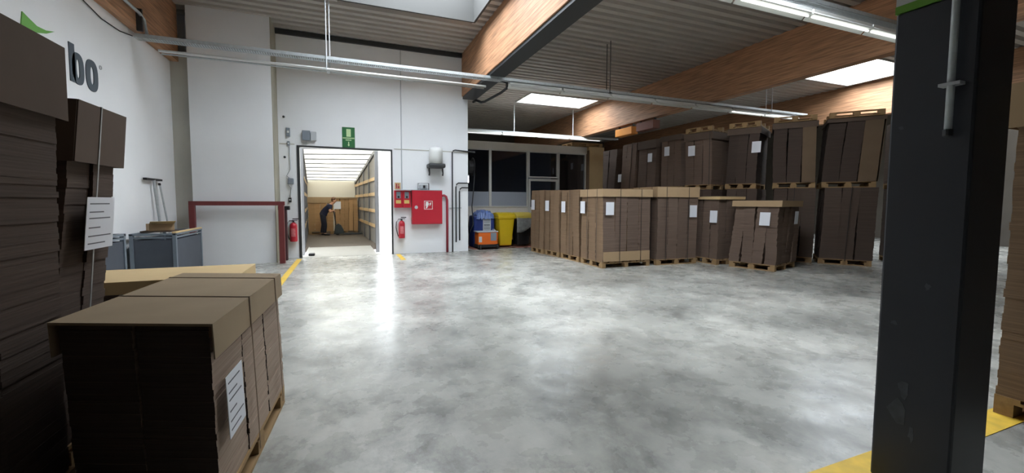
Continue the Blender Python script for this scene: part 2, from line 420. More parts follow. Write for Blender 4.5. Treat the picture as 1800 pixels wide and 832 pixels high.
# ---- floor paint
struct(B(-1.25, -1.13, 8.2, 12.4, 0, 0.004), 'trim_4', M['line'], 'yellow floor line left of the loading door')
struct(B(1.33, 1.45, 11.3, 12.6, 0, 0.004), 'trim_5', M['line'], 'short yellow floor line right of the loading door')
struct(B(2.3, 6.0, 1.34, 1.52, 0, 0.004), 'trim_6', M['line'], 'yellow floor line at the foot of the dark column')
struct(B(3.8, 8.5, 13.02, 14.15, 0, 0.004), 'trim_7', M['red_floor'], 'reddish painted floor strip under the bins')

# ---- office partition in the recess
OY = 14.2
struct(B(3.54, 8.75, OY, OY+0.12, 0, 1.36).box(3.54, 8.75, OY, OY+0.12, 3.42, 3.68), 'wall_office', M['office'], 'pale office partition below and above the windows')
struct(B(3.54, 8.0, OY+0.12, OY+3.0, 3.6, 3.68), 'ceiling_office', M['office'], 'flat top of the office')
struct(B(3.54, 8.0, OY+1.6, OY+1.7, 0, 3.6), 'wall_office_back', M['dark_room'], 'dark room behind the office windows')
struct(B(3.54, 8.0, OY+0.125, OY+1.6, 0, 0.02), 'floor_office', M['dark_room'], 'office floor')
def office_window(n, x0, x1, z0, z1, label, film=True, t=0.045):
    mb = B(x0, x0+t, OY-0.03, OY+0.1, z0, z1).box(x1-t, x1, OY-0.03, OY+0.1, z0, z1).box(x0+t, x1-t, OY-0.03, OY+0.1, z0, z0+t).box(x0+t, x1-t, OY-0.03, OY+0.1, z1-t, z1)
    o = struct(mb, 'window_%d' % n, M['frame'], label, bevel=0.004)
    B(x0+t, x1-t, OY+0.03, OY+0.036, z0+t, z1-t).build('pane', M['glass'], o)
    if film: B(x0+t, x1-t, OY+0.015, OY+0.02, z0+t, z0+0.55).build('grey_strip', M['pane_grey'], o)  # plain grey strip over the lower part of the pane
office_window(4, 3.58, 4.78, 1.36, 3.42, 'office window nearest the back wall corner')
office_window(5, 4.78, 6.24, 1.36, 3.42, 'wide office window above the yellow bin')
office_window(6, 6.26, 7.48, 2.45, 3.42, 'office window above the door light', film=False)
office_window(7, 7.5, 8.7, 1.36, 3.42, 'office window at the right end of the partition', film=False)
mb = B(6.26, 6.34, OY-0.04, OY+0.1, 0.0, 2.4).box(7.4, 7.48, OY-0.04, OY+0.1, 0.0, 2.4).box(6.34, 7.4, OY-0.04, OY+0.1, 2.32, 2.4).box(6.34, 7.4, OY-0.04, OY+0.1, 0, 1.1)
d2 = struct(mb, 'door_2', M['frame'], 'glazed office door')
B(6.34, 7.4, OY+0.02, OY+0.026, 1.1, 2.32).build('pane', M['glass'], d2)

# ================================================================ WALL FITTINGS
def quad_on(y):   # front-facing slab helpers on the back wall: x, z in metres
    return (lambda p: Vector((p[0], y, p[1])))
# lettering on the left wall: letters b, o and the little ring mark, and the leaf swoosh
FX = lambda p: Vector((XL+0.012, p[0], p[1])); FX2 = lambda p: Vector((XL, p[0], p[1]))
lg = thing('wall_lettering', 'large dark grey letters b and o on the white left wall', 'lettering', (XL, 8.5, 3.5))
def lt(mb, name, material):
    o = mb.build(name, material, lg); o.location = (-XL, -8.5, -3.5); return o
def ell(cy, cz, ry, rz, n=28, p=2.6):
    out = []
    for k in range(n):
        a = 2*math.pi*k/n; c, s_ = math.cos(a), math.sin(a)
        out.append((cy+ry*math.copysign(abs(c)**(2/p), c), cz+rz*math.copysign(abs(s_)**(2/p), s_)))
    return out
zb_ = 3.30
mb = MB().prism([(8.17, zb_), (8.17, zb_+0.56), (8.30, zb_+0.56), (8.30, zb_)], FX, FX2)
mb.ring(ell(8.375, zb_+0.225, 0.155, 0.235), ell(8.375, zb_+0.225, 0.042, 0.14), FX, FX2)
lt(mb, 'letter_b', M['logo_grey'])
lt(MB().ring(ell(8.75, zb_+0.225, 0.17, 0.245), ell(8.75, zb_+0.225, 0.048, 0.14), FX, FX2), 'letter_o', M['logo_grey'])
lt(MB().ring(ell(9.02, zb_+0.43, 0.035, 0.035, 20, 2), ell(9.02, zb_+0.43, 0.027, 0.027, 20, 2), FX, FX2), 'ring_mark', M['galv'])
sw = [(7.20, 3.70), (7.24, 3.90), (7.36, 3.86), (7.5, 3.82), (7.68, 3.83), (7.86, 3.88), (7.68, 3.79), (7.5, 3.735), (7.34, 3.71)]
lt(MB().prism(sw, FX, FX2), 'leaf_swoosh', M['logo_green'])

# emergency exit sign above the door
sg = thing('exit_sign', 'green emergency exit sign with pale doorway and down arrow above the loading door', 'sign', (0.095, YB-0.02, 3.05))
def local(mb, name, material, parent, bevel=0.0, smooth=False): return mb.build(name, material, parent, bevel, smooth)
local(B(-0.165, 0.165, 0, 0.02, 0, 0.56), 'panel', M['green'], sg)
local(B(-0.055, 0.06, -0.004, 0, 0.30, 0.51), 'doorway_symbol', M['green_light'], sg)
mb = MB(); x = -0.15; random.seed(3)
while x < 0.14:
    w_ = random.choice((0.014, 0.018, 0.02)); mb.box(x, x+w_, -0.003, 0, 0.243, 0.278); x += w_+0.008
local(mb, 'lettering', M['green_light'], sg)
mb = MB(); x = -0.075
while x < 0.07:
    w_ = random.choice((0.014, 0.018, 0.02)); mb.box(x, x+w_, -0.003, 0, 0.19, 0.222); x += w_+0.008
local(mb, 'lettering', M['green_light'], sg)
local(MB().prism([(-0.012, 0.16), (0.012, 0.16), (0.014, 0.08), (0.03, 0.08), (0.0, 0.03), (-0.03, 0.08), (-0.014, 0.08)], lambda p: Vector((p[0], -0.003, p[1])), lambda p: Vector((p[0], 0, p[1]))), 'arrow', M['green_light'], sg)

# twin control boxes left above the door
t = thing('control_box', 'grey control box with a pale lid above the left corner of the loading door', 'box', (-0.89, YB, 3.18))
local(B(-0.17, 0.02, -0.12, 0, 0, 0.26), 'casing', M['grey_plastic'], t, 0.01)
local(B(0.03, 0.17, -0.1, 0, 0.01, 0.24), 'lid', M['lgrey'], t, 0.01)
local(MB().tube([(-0.07, -0.05, 0), (-0.07, -0.05, -0.05), (-0.2, -0.03, -0.05)], 0.01), 'cable', M['lgrey'], t)

# switch gear strip left of the door
for (z, w_, h_, d_, nm, lab) in ((3.27, 0.09, 0.22, 0.07, 'switch_box', 'small grey switch box high on the wall beside the pillar'),
                                 (3.02, 0.06, 0.12, 0.05, 'switch_box', 'small beige switch box just below the grey one beside the pillar'),
                                 (1.52, 0.07, 0.12, 0.06, 'switch_box', 'small dark switch box above the left fire extinguisher')):
    o = thing(nm, lab, 'switch', (-1.4, YB, z), group=None)
    local(B(-w_/2, w_/2, -d_, 0, 0, h_), 'casing', M['grey_plastic'] if z != 1.52 else M['dark_metal'], o, 0.006)
    local(B(-w_/4, w_/4, -d_-0.012, -d_, h_*0.4, h_*0.65), 'button', M['white_plastic'], o)
for z, lab in ((3.78, 'small dark bolt plate high on the wall beside the pillar'), (2.72, 'small dark bolt plate mid-height on the wall beside the pillar')):
    tag(MB().lathe([(0.02, -0.03), (0.03, -0.025), (0.03, 0)], (0, 0, 0), 12, 'Y').build('bolt_plate', M['dark_metal'], None, loc=(-1.5, YB, z)), lab, 'bolt')
pts = [(-1.38, YB-0.03, 3.0), (-1.37, YB-0.03, 2.4), (-1.46, YB-0.05, 2.22), (-1.33, YB-0.06, 2.12), (-1.45, YB-0.05, 2.02), (-1.36, YB-0.05, 1.9), (-1.4, YB-0.03, 1.65)]
tag(MB().tube(pts, 0.012, 8).build('wall_cable', M['lgrey'], None, smooth=True), 'looped grey cable hanging on the wall above the left fire extinguisher', 'cable')
tag(B(-1.44, -1.3, YB-0.09, YB, 2.0, 2.16).build('cable_holder', M['grey_plastic'], None, 0.02), 'rounded grey holder behind the looped cable', 'holder')

def extinguisher(x, z, side, label):
    t = thing('fire_extinguisher', label, 'fire extinguisher', (x, YB-0.1, z), group=None)
    local(MB().lathe([(0.03, 0.0), (0.085, 0.005), (0.092, 0.03), (0.092, 0.42), (0.08, 0.47), (0.045, 0.505), (0.03, 0.52)], n=24), 'cylinder', M['red'], t, smooth=True)
    local(B(-0.07, 0.05, -0.1, -0.088, 0.12, 0.36), 'instruction_label', M['lgrey'], t) if False else None
    local(MB().tube([(0, 0, 0.51), (0, 0, 0.58)], 0.024, 12), 'valve', M['dark_metal'], t)
    local(MB().box(-0.02, 0.13, -0.015, 0.015, 0.6, 0.625).box(-0.03, 0.1, -0.015, 0.015, 0.565, 0.58), 'handle', M['black'], t)
    h = [(-0.02*side, -0.0, 0.56), (-0.09*side, -0.02, 0.565), (-0.15*side, -0.02, 0.48), (-0.165*side, -0.02, 0.33), (-0.13*side, -0.03, 0.15), (-0.1*side, -0.03, 0.06)]
    local(MB().tube(h, 0.012, 8), 'hose', M['black'], t, smooth=True)
    local(B(-0.05, 0.05, 0.085, 0.1, 0.2, 0.4), 'bracket', M['dark_metal'], t)
    lb = [(-0.05, 0.12), (0.05, 0.12), (0.05, 0.36), (-0.05, 0.36)]
    mb = MB(); n_ = 8
    for k in range(n_):
        a0 = -math.pi/2-0.6+1.2*k/n_; a1 = a0+1.2/n_
        mb.hexa([Vector((r_*math.cos(a), r_*math.sin(a), zz)) for zz in (0.14, 0.36) for (r_, a) in ((0.0935, a0), (0.0935, a1), (0.092, a1), (0.092, a0))])
    local(mb, 'instruction_label', mat_label, t)
mat_label = mat('pale_red_print', (214, 120, 124), 0.5, var=0.3, scale=30)
extinguisher(-1.33, 0.46, 1, 'red fire extinguisher between the maroon post and the loading door')
extinguisher(1.5, 0.47, 1, 'red fire extinguisher with a looped black hose below the small red control boxes')

# hose cabinet
t = thing('hose_cabinet', 'large red fire hose cabinet with a white hose symbol on its door', 'cabinet', (2.235, YB-0.02, 0.88))
local(B(-0.445, 0.445, -0.2, 0, 0, 1.0), 'casing', M['red'], t, 0.008)
dr = local(B(-0.43, 0.43, -0.215, -0.2, 0.015, 0.985), 'door', M['red'], t, 0.006)
local(MB().lathe([(0.045, -0.012), (0.05, 0)], (-0.33, -0.217, 0.5), 20, 'Y'), 'round_lock', M['lgrey'], dr)
sy = MB()
fb = lambda p: Vector((p[0], -0.219, p[1])); fb2 = lambda p: Vector((p[0], -0.215, p[1]))
sq = [(-0.1, 0.44), (0.15, 0.44), (0.15, 0.69), (-0.1, 0.69)]; sqi = [(-0.088, 0.452), (0.138, 0.452), (0.138, 0.678), (-0.088, 0.678)]
sy.ring(sq, sqi, fb, fb2).prism([(-0.06, 0.54), (0.02, 0.54), (0.04, 0.6), (0.02, 0.66), (-0.05, 0.66)], fb, fb2).prism([(-0.05, 0.47), (-0.02, 0.47), (0.02, 0.53), (-0.04, 0.54)], fb, fb2)
sy.prism([(0.06, 0.54), (0.1, 0.58), (0.11, 0.65), (0.06, 0.62)], fb, fb2)
local(sy, 'hose_symbol', M['white_plastic'], dr)
local(B(-0.9, 0.45, -0.21, 0, 1.0, 1.015), 'top_ledge', M['lgrey'], t)
for k, lab in enumerate(('red control box with grey window left of its twin beside the hose cabinet', 'red control box with grey window touching the hose cabinet')):
    t = thing('alarm_control_box', lab, 'control box', (1.415+k*0.235, YB, 1.37), group='red control boxes beside the hose cabinet')
    local(B(-0.115, 0.115, -0.14, 0, 0, 0.5), 'casing', M['red'], t, 0.008)
    local(B(-0.06, 0.06, -0.15, -0.14, 0.27, 0.46), 'grey_window', M['grey_plastic'], t)
    local(B(-0.025, 0.025, -0.165, -0.15, 0.28, 0.34), 'switch', M['black'], t)
    local(B(-0.075, 0.07, -0.144, -0.14, 0.12, 0.22), 'warning_sticker', M['yellow_sticker'], t)
t = thing('fire_sign', 'small red and white fire symbol sign above the red control boxes', 'sign', (1.41, YB, 1.9))
local(B(-0.085, 0.085, -0.01, 0, 0, 0.2), 'panel', M['kraft_pale'], t)
local(B(-0.05, -0.015, -0.013, -0.01, 0.03, 0.17).box(0.0, 0.05, -0.013, -0.01, 0.03, 0.1).box(0.01, 0.03, -0.013, -0.01, 0.11, 0.17), 'symbol', M['red_pipe'], t)
t = thing('emergency_lamp', 'small emergency lamp under a wire guard on top of the hose cabinet', 'lamp', (2.15, YB, 1.9))
local(B(-0.11, 0.11, -0.1, 0, 0.01, 0.16), 'housing', M['lgrey'], t, 0.02)
local(B(-0.02, 0.05, -0.11, -0.1, 0.05, 0.13), 'switch', M['black'], t)
mb = MB()
for z in (0.02, 0.19): mb.tube([(-0.16, -0.02, z), (-0.15, -0.14, z), (0.15, -0.14, z), (0.16, -0.02, z)], 0.006, 6)
for x in (-0.16, -0.15, 0.15, 0.16): mb.tube([(x, -0.02 if abs(x) > 0.155 else -0.14, 0.0), (x, -0.02 if abs(x) > 0.155 else -0.14, 0.19)], 0.006, 6)
local(mb, 'wire_guard', M['dark_metal'], t)
# boiler / wash tank
t = thing('water_heater', 'pale wall-mounted tank with a dark base and two hanging hoses above the hose cabinet', 'water heater', (2.5, YB, 2.3))
local(MB().lathe([(0.15, 0.36), (0.2, 0.37), (0.2, 0.72), (0.19, 0.82), (0.12, 0.85), (0.02, 0.86)], (0, -0.21, 0), 24), 'tank', M['white_plastic'], t, smooth=True)
local(B(-0.25, 0.25, -0.42, 0, 0.24, 0.37), 'base', M['dark_metal'], t, 0.04)
for x in (-0.2, 0.2):
    local(MB().tube([(x, -0.2, 0.24), (x, -0.2, 0.18), (x+0.01, -0.2, 0.1), (x, -0.2, 0.02)], [0.022, 0.026, 0.02, 0.024], 10), 'hanging_hose', M['dark_metal'], t)
# pipes
tag(MB().tube([(1.53, YB-0.02, 5.9), (1.53, YB-0.02, 1.91), ], 0.014, 8).build('wall_conduit', M['lgrey'], None), 'thin vertical pale conduit down to the red control boxes', 'conduit')
tag(MB().tube([(2.69, YB-0.08, 1.72), (2.76, YB-0.08, 1.74), (2.83, YB-0.08, 1.7), (2.86, YB-0.08, 1.6), (2.86, YB-0.08, 0.0)], 0.036, 12).build('water_pipe', M['red_pipe'], None, smooth=True), 'red water pipe beside the hose cabinet running down to the floor', 'pipe')
def pipe_run(pts, r, label):
    tag(MB().tube(pts, r, 10).build('wall_pipe', M['dark_metal'], None, smooth=True), label, 'pipe', None)
y_ = YB-0.06
pipe_run([(3.75, y_, 3.08), (3.12, y_, 3.12), (3.06, y_, 3.1), (3.03, y_, 3.05), (3.03, y_, 0.0)], 0.02, 'tallest dark pipe bending over at the top near the back wall corner')
pipe_run([(3.52, y_, 2.12), (3.22, y_, 2.12), (3.16, y_, 2.08), (3.14, y_, 2.0), (3.14, y_, 0.3)], 0.02, 'middle dark pipe of the three beside the back wall corner')
pipe_run([(3.52, y_, 1.98), (3.33, y_, 1.98), (3.27, y_, 1.94), (3.25, y_, 1.86), (3.25, y_, 0.35)], 0.02, 'shortest dark pipe of the three beside the back wall corner')
tag(B(2.95, 3.32, YB-0.04, YB, 1.34, 1.37).build('pipe_clamp', M['galv'], None), 'horizontal clamp bar across the dark pipes', 'clamp')

# red guard frame round the pillar foot
t = thing('guard_rail', 'oxide red steel guard frame round the foot of the white pillar', 'guard rail', (-2.4, 11.75, 0))
local(B(-0.98, 0.98, -0.06, 0.04, 1.44, 1.54), 'top_rail', M['red_dark'], t, 0.005)
local(B(-0.98, -0.87, -0.06, 0.06, 0, 1.44), 'post', M['red_dark'], t, 0.005)
local(B(0.84, 0.96, -0.06, 0.06, 0, 1.44), 'post', M['red_dark'], t, 0.005)
t = thing('door_guide_post', 'dark maroon post with a black head beside the left fire extinguisher', 'post', (-1.52, 12.35, 0))
local(B(-0.07, 0.07, -0.08, 0.08, 0, 1.32), 'shaft', M['maroon'], t, 0.005)
local(B(-0.14, 0.14, -0.1, 0.1, 1.32, 1.42), 'head', M['black'], t, 0.01)

# ================================================================ OVERHEAD SERVICES
def cable_tray(name, x0, x1, y, z, label, w=0.2, h=0.07):
    t = thing(name, label, 'cable tray', (x0, y, z))
    L = x1-x0
    mb = MB(); nx = int(L/0.045)
    mb.box(0, L, -w/2, -w/2+0.006, 0, h).box(0, L, w/2-0.006, w/2, 0, h)
    for k in range(nx): mb.box(k*0.045, k*0.045+0.034, -w/2, w/2, 0, 0.005)
    local(mb, 'channel', M['galv'], t)
    return t
ct = cable_tray('cable_tray', -3.66, 15.2, 10.2, 4.62, 'long galvanised cable tray crossing below the roof beams from the left wall', 0.22)
local(MB().box(0.2, 18.6, -0.07, -0.02, 0.01, 0.04).box(0.2, 18.6, 0.03, 0.07, 0.01, 0.035), 'cables', M['dark_metal'], ct)
tag(MB().tube([(-3.3, 10.15, 4.428), (3.3, 10.15, 4.428)], 0.028, 12).build('conduit', M['white_plastic'], None, smooth=True), 'straight white conduit hanging below the long cable tray', 'conduit')
tag(MB().tube([(-3.3, 10.3, 4.416), (3.3, 10.3, 4.416)], 0.016, 8).build('conduit', M['galv'], None, smooth=True), 'thin grey conduit behind the white one below the long tray', 'conduit')
for x, lab in ((-0.31, 'pale pair of hanger rods over the left part of the long tray'), (6.95, 'dark pair of hanger rods over the middle of the long tray'), (13.4, 'pale pair of hanger rods over the right end of the long tray')):
    t = thing('tray_hanger', lab, 'hanger', (x, 10.2, 4.4 if x < 0 else 4.62), group=None)
    top = (ZC if x < 0 else ZC) - (4.4 if x < 0 else 4.62) + 0.02
    mt = M['dark_metal'] if x == 6.95 else M['lgrey']
    for s in (-1, 1):
        local(MB().tube([(0.03*s, 0.13*s, 0), (0.03*s, 0.13*s, top)], 0.012, 8), 'rod', mt, t)
    local(B(-0.03, 0.03, -0.15, 0.15, -0.01, 0.0), 'cross_bar', mt, t)
def luminaire(x, y, z, L, label, group, mt=None):
    t = thing('batten_light', label, 'light', (x, y, z), group=group)
    local(B(0, L, -0.05, 0.05, -0.09, -0.005), 'housing', M['lamp_white'], t, 0.006)
    mb = MB()
    for s in (-1, 1):
        mb.hexa([Vector(p) for p in ((0, 0.05*s, -0.06), (L, 0.05*s, -0.06), (L, 0.05*s, -0.055), (0, 0.05*s, -0.055), (0, 0.13*s, -0.13), (L, 0.13*s, -0.13), (L, 0.13*s, -0.125), (0, 0.13*s, -0.125))])
    local(mb, 'reflector', M['lamp_white'], t)
    local(MB().tube([(0.03, 0, -0.115), (L-0.03, 0, -0.115)], 0.019, 12), 'tube', mt or M['lamp_white'], t, smooth=True)
    return t
words_ = ['first', 'second', 'third', 'fourth', 'fifth', 'sixth', 'seventh']
for k in range(7):
    luminaire(3.95+k*1.55, 10.2, 4.62, 1.5, '%s batten light from the left under the long cable tray' % words_[k], 'batten lights under the long tray', M['tube_lit'] if k in (5, 6) else None)
# near rail
ct = cable_tray('cable_tray', 3.9, 10.8, 4.98, 4.93, 'dark cable tray above the nearest light rail at the top of the picture', 0.18)
local(B(0.1, 6.8, -0.05, 0.03, 0.01, 0.06), 'cables', M['black'], ct)
for k in range(4):
    luminaire(4.0+k*1.6, 4.8, 4.74, 1.56, '%s batten light from the left on the nearest rail in front of the middle beam' % words_[k], 'batten lights on the nearest rail', M['tube_lit'])
# far rail
ct = cable_tray('cable_tray', 3.6, 13.0, 18.2, 4.72, 'far cable tray above the office partition', 0.2)
for k in range(4):
    luminaire(4.9+k*1.75, 18.0, 4.72, 1.7, '%s batten light from the left above the office partition' % words_[k], 'batten lights above the office', M['tube_lit'])
for x, lab in ((7.3, 'pair of hanger rods over the far tray above the wide office window'), (10.4, 'pair of hanger rods over the far tray close to the middle beam')):
    t = thing('tray_hanger', lab, 'hanger', (x, 18.2, 4.7))
    for s in (-1, 1): local(MB().tube([(0.05*s, 0.1*s, 0), (0.05*s, 0.1*s, 1.35)], 0.014, 8), 'rod', M['lgrey'], t)
    local(B(-0.05, 0.05, -0.12, 0.12, -0.01, 0), 'cross_bar', M['lgrey'], t)
# conduit on the left beam, sagging cable on the left wall, bent conduit by the corner
tag(MB().tube([(-3.48, 2.0, 5.0), (-3.48, 9.9, 5.0), (-3.48, 10.1, 4.95), (-3.48, 10.2, 4.72)], 0.028, 12).build('conduit', M['galv'], None, smooth=True), 'galvanised conduit running along the timber beam above the left wall', 'conduit')
tag(B(-3.55, -3.46, 9.95, 10.0, 4.7, 5.1).build('conduit_bracket', M['dark_metal'], None), 'small dark bracket on the left timber beam', 'bracket')
tag(MB().tube([(-3.7, 8.2, 4.76), (-3.7, 8.6, 4.62), (-3.7, 9.1, 4.545), (-3.7, 9.7, 4.57), (-3.7, 10.2, 4.66)], 0.009, 6).build('wall_cable', M['black'], None, smooth=True), 'thin black cable sagging along the top of the left wall', 'cable')
tag(MB().tube([(3.66, 10.2, 4.66), (3.9, 10.25, 4.62), (3.96, 10.4, 4.52), (3.9, 10.7, 4.46), (3.8, 11.8, 4.46), (3.76, 12.0, 4.48), (3.7, 12.3, 4.6), (3.7, 12.62, 4.62)], 0.035, 10).build('conduit', M['black'], None, smooth=True), 'bent black conduit under the timber beam at the back wall corner', 'conduit')
# fittings fixed under the middle beam, above the tall stacks
t = thing('beam_box', 'orange box fixed under the middle timber beam above the tall stacks', 'box', (10.98, 14.75, 4.34))
local(B(-0.16, 0.16, -0.55, 0.55, 0, 0.3), 'body', mat('orange_card', (214, 140, 56), 0.7), t, 0.01)
local(B(-0.03, 0.03, -0.5, -0.44, 0.3, 0.42).box(-0.03, 0.03, 0.44, 0.5, 0.3, 0.42), 'bracket', M['dark_metal'], t)
t = thing('beam_box', 'brown box fixed under the middle timber beam right of the orange box', 'box', (10.98, 13.4, 4.36))
local(B(-0.16, 0.16, -0.5, 0.5, 0, 0.32), 'body', mat('red_brown_card', (120, 74, 60), 0.7), t, 0.01)
local(B(-0.03, 0.03, -0.45, -0.39, 0.32, 0.40).box(-0.03, 0.03, 0.39, 0.45, 0.32, 0.40), 'bracket', M['dark_metal'], t)

# ================================================================ PALLETS AND CARDBOARD LOADS
PAL = {}
def pallet_parts(L, D, parent, z0=0.0, blocks=True, flip=False, as_thing=False):
    """wooden pallet L x D, 0.144 high; returns the deck object (a part) that carries its blocks"""
    key = (round(L, 2), round(D, 2), flip)
    if key not in PAL:
        mb = MB()
        zz = (lambda a, b: (a, b)) if not flip else (lambda a, b: (0.144-b, 0.144-a))
        nb = 7; gap = D/nb
        for k in range(nb):
            w_ = gap*0.78; y0 = (D-w_)*k/(nb-1); a, b = zz(0.122, 0.144); mb.box(0, L, y0, y0+w_, a, b)
        for x0 in (0, L/2-0.05, L-0.1):
            a, b = zz(0.1, 0.122); mb.box(x0, x0+0.1, 0, D, a, b)
        for y0 in (0, D/2-0.05, D-0.1):
            a, b = zz(0.0, 0.022); mb.box(0, L, y0, y0+0.1, a, b)
        deck = mb.build('pallet', M['pallet'])
        a, b = zz(0.022, 0.1)
        bl = [B(x0, x0+0.14, y0, y0+0.1, a, b).build('block', M['pallet'], None) for x0 in (0, L/2-0.07, L-0.14) for y0 in (0, D/2-0.05, D-0.1)]
        for o in [deck]+bl: COL.objects.unlink(o)
        PAL[key] = (deck.data, [o.data for o in bl])
        for o in [deck]+bl: bpy.data.objects.remove(o)
    dm, bm_ = PAL[key]
    d = bpy.data.objects.new('pallet' if not as_thing else 'deck', dm); COL.objects.link(d); d.parent = parent; d.location = (0, 0, z0)
    if blocks:
        for me in bm_:
            o = bpy.data.objects.new('block', me); COL.objects.link(o)
            if as_thing: o.parent = parent; o.location = (0, 0, z0)
            else: o.parent = d
    return d
def frame_of(P0, P1):
    d = Vector((P1[0]-P0[0], P1[1]-P0[1])); return d.length, math.atan2(d.y, d.x)
def load(label, P0, P1, depth, h, z0=0.0, tilt=(0, 0), cols=(3, 2), edge='edge', cover=None, cover_h=0.14, cover_face=0.0, base_band=0.0,
         straps=(0.3, 0.7), labels=(), pallet=True, blocks=True, wob=0.012, group='strapped cardboard loads on pallets', seed=0, layer=0.06, cover_over=0.015, jit=0.005, belly=0.0, skew=0.0, straps_y=None, printed=False, end=None, strap_mat='strap', post_mat='kraft', skirt0=True, label_wh=(0.22, 0.30), posts=()):
    """cardboard flats strapped on a pallet.  Visible long face runs P0->P1, the load extends to the left of that direction."""
    rnd = random.Random(seed)
    L, rz = frame_of(P0, P1)
    t = thing('pallet_load', label, 'pallet load', (P0[0], P0[1], z0), rz, group)
    zp = 0.144 if pallet else 0.0
    if pallet: pallet_parts(L, depth, t, 0, blocks)
    ph = rnd.uniform(0, 6); hh = h-zp-(0.012 if cover else 0)
    def shear(v, k=1.0):
        q = max(0.0, (v[2]-zp)/hh)
        bl = belly*math.sin(math.pi*min(1, q))
        return (v[0]+skew*v[1]/depth+tilt[0]*q*k+bl*(1 if v[0] > L/2 else -1), v[1]+tilt[1]*q*k-bl*(1 if v[1] < depth/2 else -1), v[2])
    nx, ny = cols; g = 0.012
    for i in range(nx):
        for j in range(ny):
            mb = MB(); x0, x1 = L*i/nx+g/2, L*(i+1)/nx-g/2; y0, y1 = depth*j/ny+g/2, depth*(j+1)/ny-g/2
            n_ = max(6, int(hh/layer)); pz = zp; p1 = rnd.uniform(0, 6); p2 = rnd.uniform(0, 6)
            for k in range(n_):
                z_ = zp+hh*(k+1)/n_; q = k/n_
                ox = wob*math.sin(3.1*q+p1)+rnd.uniform(-jit, jit); oy = wob*math.sin(2.6*q+p2)+rnd.uniform(-jit, jit)
                mb.box(x0+ox, x1+ox, y0+oy, y1+oy, pz, z_, tf=shear); pz = z_
            o = mb.build('flat_sheet_bundle', M[edge], t)
            if end:      # darker flute-end faces, with their shade put into the colour
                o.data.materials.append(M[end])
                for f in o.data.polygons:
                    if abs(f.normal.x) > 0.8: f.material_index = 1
    e = cover_over+wob
    ztop = zp+hh
    if cover:
        # cardboard tray turned over the top: sheet with four skirts
        mb = B(-e, L+e, -e, depth+e, ztop, ztop+0.012, tf=shear)
        mb.box(-e, L+e, -e-0.006, -e, ztop-cover_h, ztop+0.012, tf=shear).box(-e, L+e, depth+e, depth+e+0.006, ztop-cover_h, ztop+0.012, tf=shear)
        if skirt0: mb.box(-e-0.006, -e, -e, depth+e, ztop-cover_h, ztop+0.012, tf=shear)
        mb.box(L+e, L+e+0.006, -e, depth+e, ztop-cover_h, ztop+0.012, tf=shear)
        mb.build('cardboard_cover', M[cover], t)
    if base_band:
        mb = B(L+wob+0.004, L+wob+0.012, 0.02, depth-0.02, zp+0.01, zp+base_band)
        mb.build('base_board', M['kraft'], t)
    for (side, a, b) in posts:      # broad kraft strips standing against a face
        if side == 'f': B(L*a, L*b, -e-0.004, -e+0.004, zp, ztop-0.02, tf=shear).build('corner_board', M[post_mat], t)
        else: B(L+e-0.004, L+e+0.004, depth*a, depth*b, zp, ztop-0.02, tf=shear).build('corner_board', M[post_mat], t)
    s = e+0.008
    for (ax, u) in ([('x', v) for v in straps] + [('y', v) for v in ((straps if straps_y is None else straps_y) if cover else ())]):
        w_ = 0.007; mb = MB(); nseg = 6
        for k in range(nseg):
            za, zb = 0.1+(ztop+0.014-0.1)*k/nseg, 0.1+(ztop+0.014-0.1)*(k+1)/nseg
            if ax == 'x':
                c = L*u
                mb.box(c-w_, c+w_, -s-0.002, -s, za, zb, tf=shear).box(c-w_, c+w_, depth+s, depth+s+0.002, za, zb, tf=shear)
            else:
                c = depth*u
                mb.box(-s-0.002, -s, c-w_, c+w_, za, zb, tf=shear).box(L+s, L+s+0.002, c-w_, c+w_, za, zb, tf=shear)
        if ax == 'x': mb.box(L*u-w_, L*u+w_, -s, depth+s, ztop+0.013, ztop+0.016, tf=shear)
        else: mb.box(-s, L+s, depth*u-w_, depth*u+w_, ztop+0.013, ztop+0.016, tf=shear)
        mb.build('strap', M[strap_mat], t)
    for (face, u, zc) in labels:
        w_, h_ = label_wh
        s2 = s+0.006
        if face == 'f':
            c = L*u; mb = B(c-w_/2, c+w_/2, -s2-0.003, -s2, zc-h_/2, zc+h_/2, tf=shear)
            pr = lambda m_, a, b, q0, q1: m_.box(c-w_/2+w_*a, c-w_/2+w_*b, -s2-0.004, -s2-0.003, zc-h_/2+h_*q0, zc-h_/2+h_*q1, tf=shear)
        else:
            c = depth*u; mb = B(L+s2, L+s2+0.003, c-w_/2, c+w_/2, zc-h_/2, zc+h_/2, tf=shear)
            pr = lambda m_, a, b, q0, q1: m_.box(L+s2+0.003, L+s2+0.004, c-w_/2+w_*a, c-w_/2+w_*b, zc-h_/2+h_*q0, zc-h_/2+h_*q1, tf=shear)
        pl = mb.build('paper_label', M['paper'], t)
        if not printed: continue
        pm = MB()
        for (a, b, q) in ((0.1, 0.8, 0.86), (0.1, 0.6, 0.7), (0.1, 0.85, 0.58), (0.1, 0.5, 0.4), (0.1, 0.9, 0.24), (0.1, 0.7, 0.1)):
            pr(pm, a, b, q, q+0.022)
        po = pm.build('printed_lines', M['ink'], pl)
    return t
def loose_pallet(label, P0, P1, depth, z0, flip=True, group='loose pallets lying on top of the upper stacks'):
    L, rz = frame_of(P0, P1)
    t = thing('wooden_pallet', label, 'pallet', (P0[0], P0[1], z0), rz, group)
    pallet_parts(L, depth, t, 0, True, flip, True)
    return t

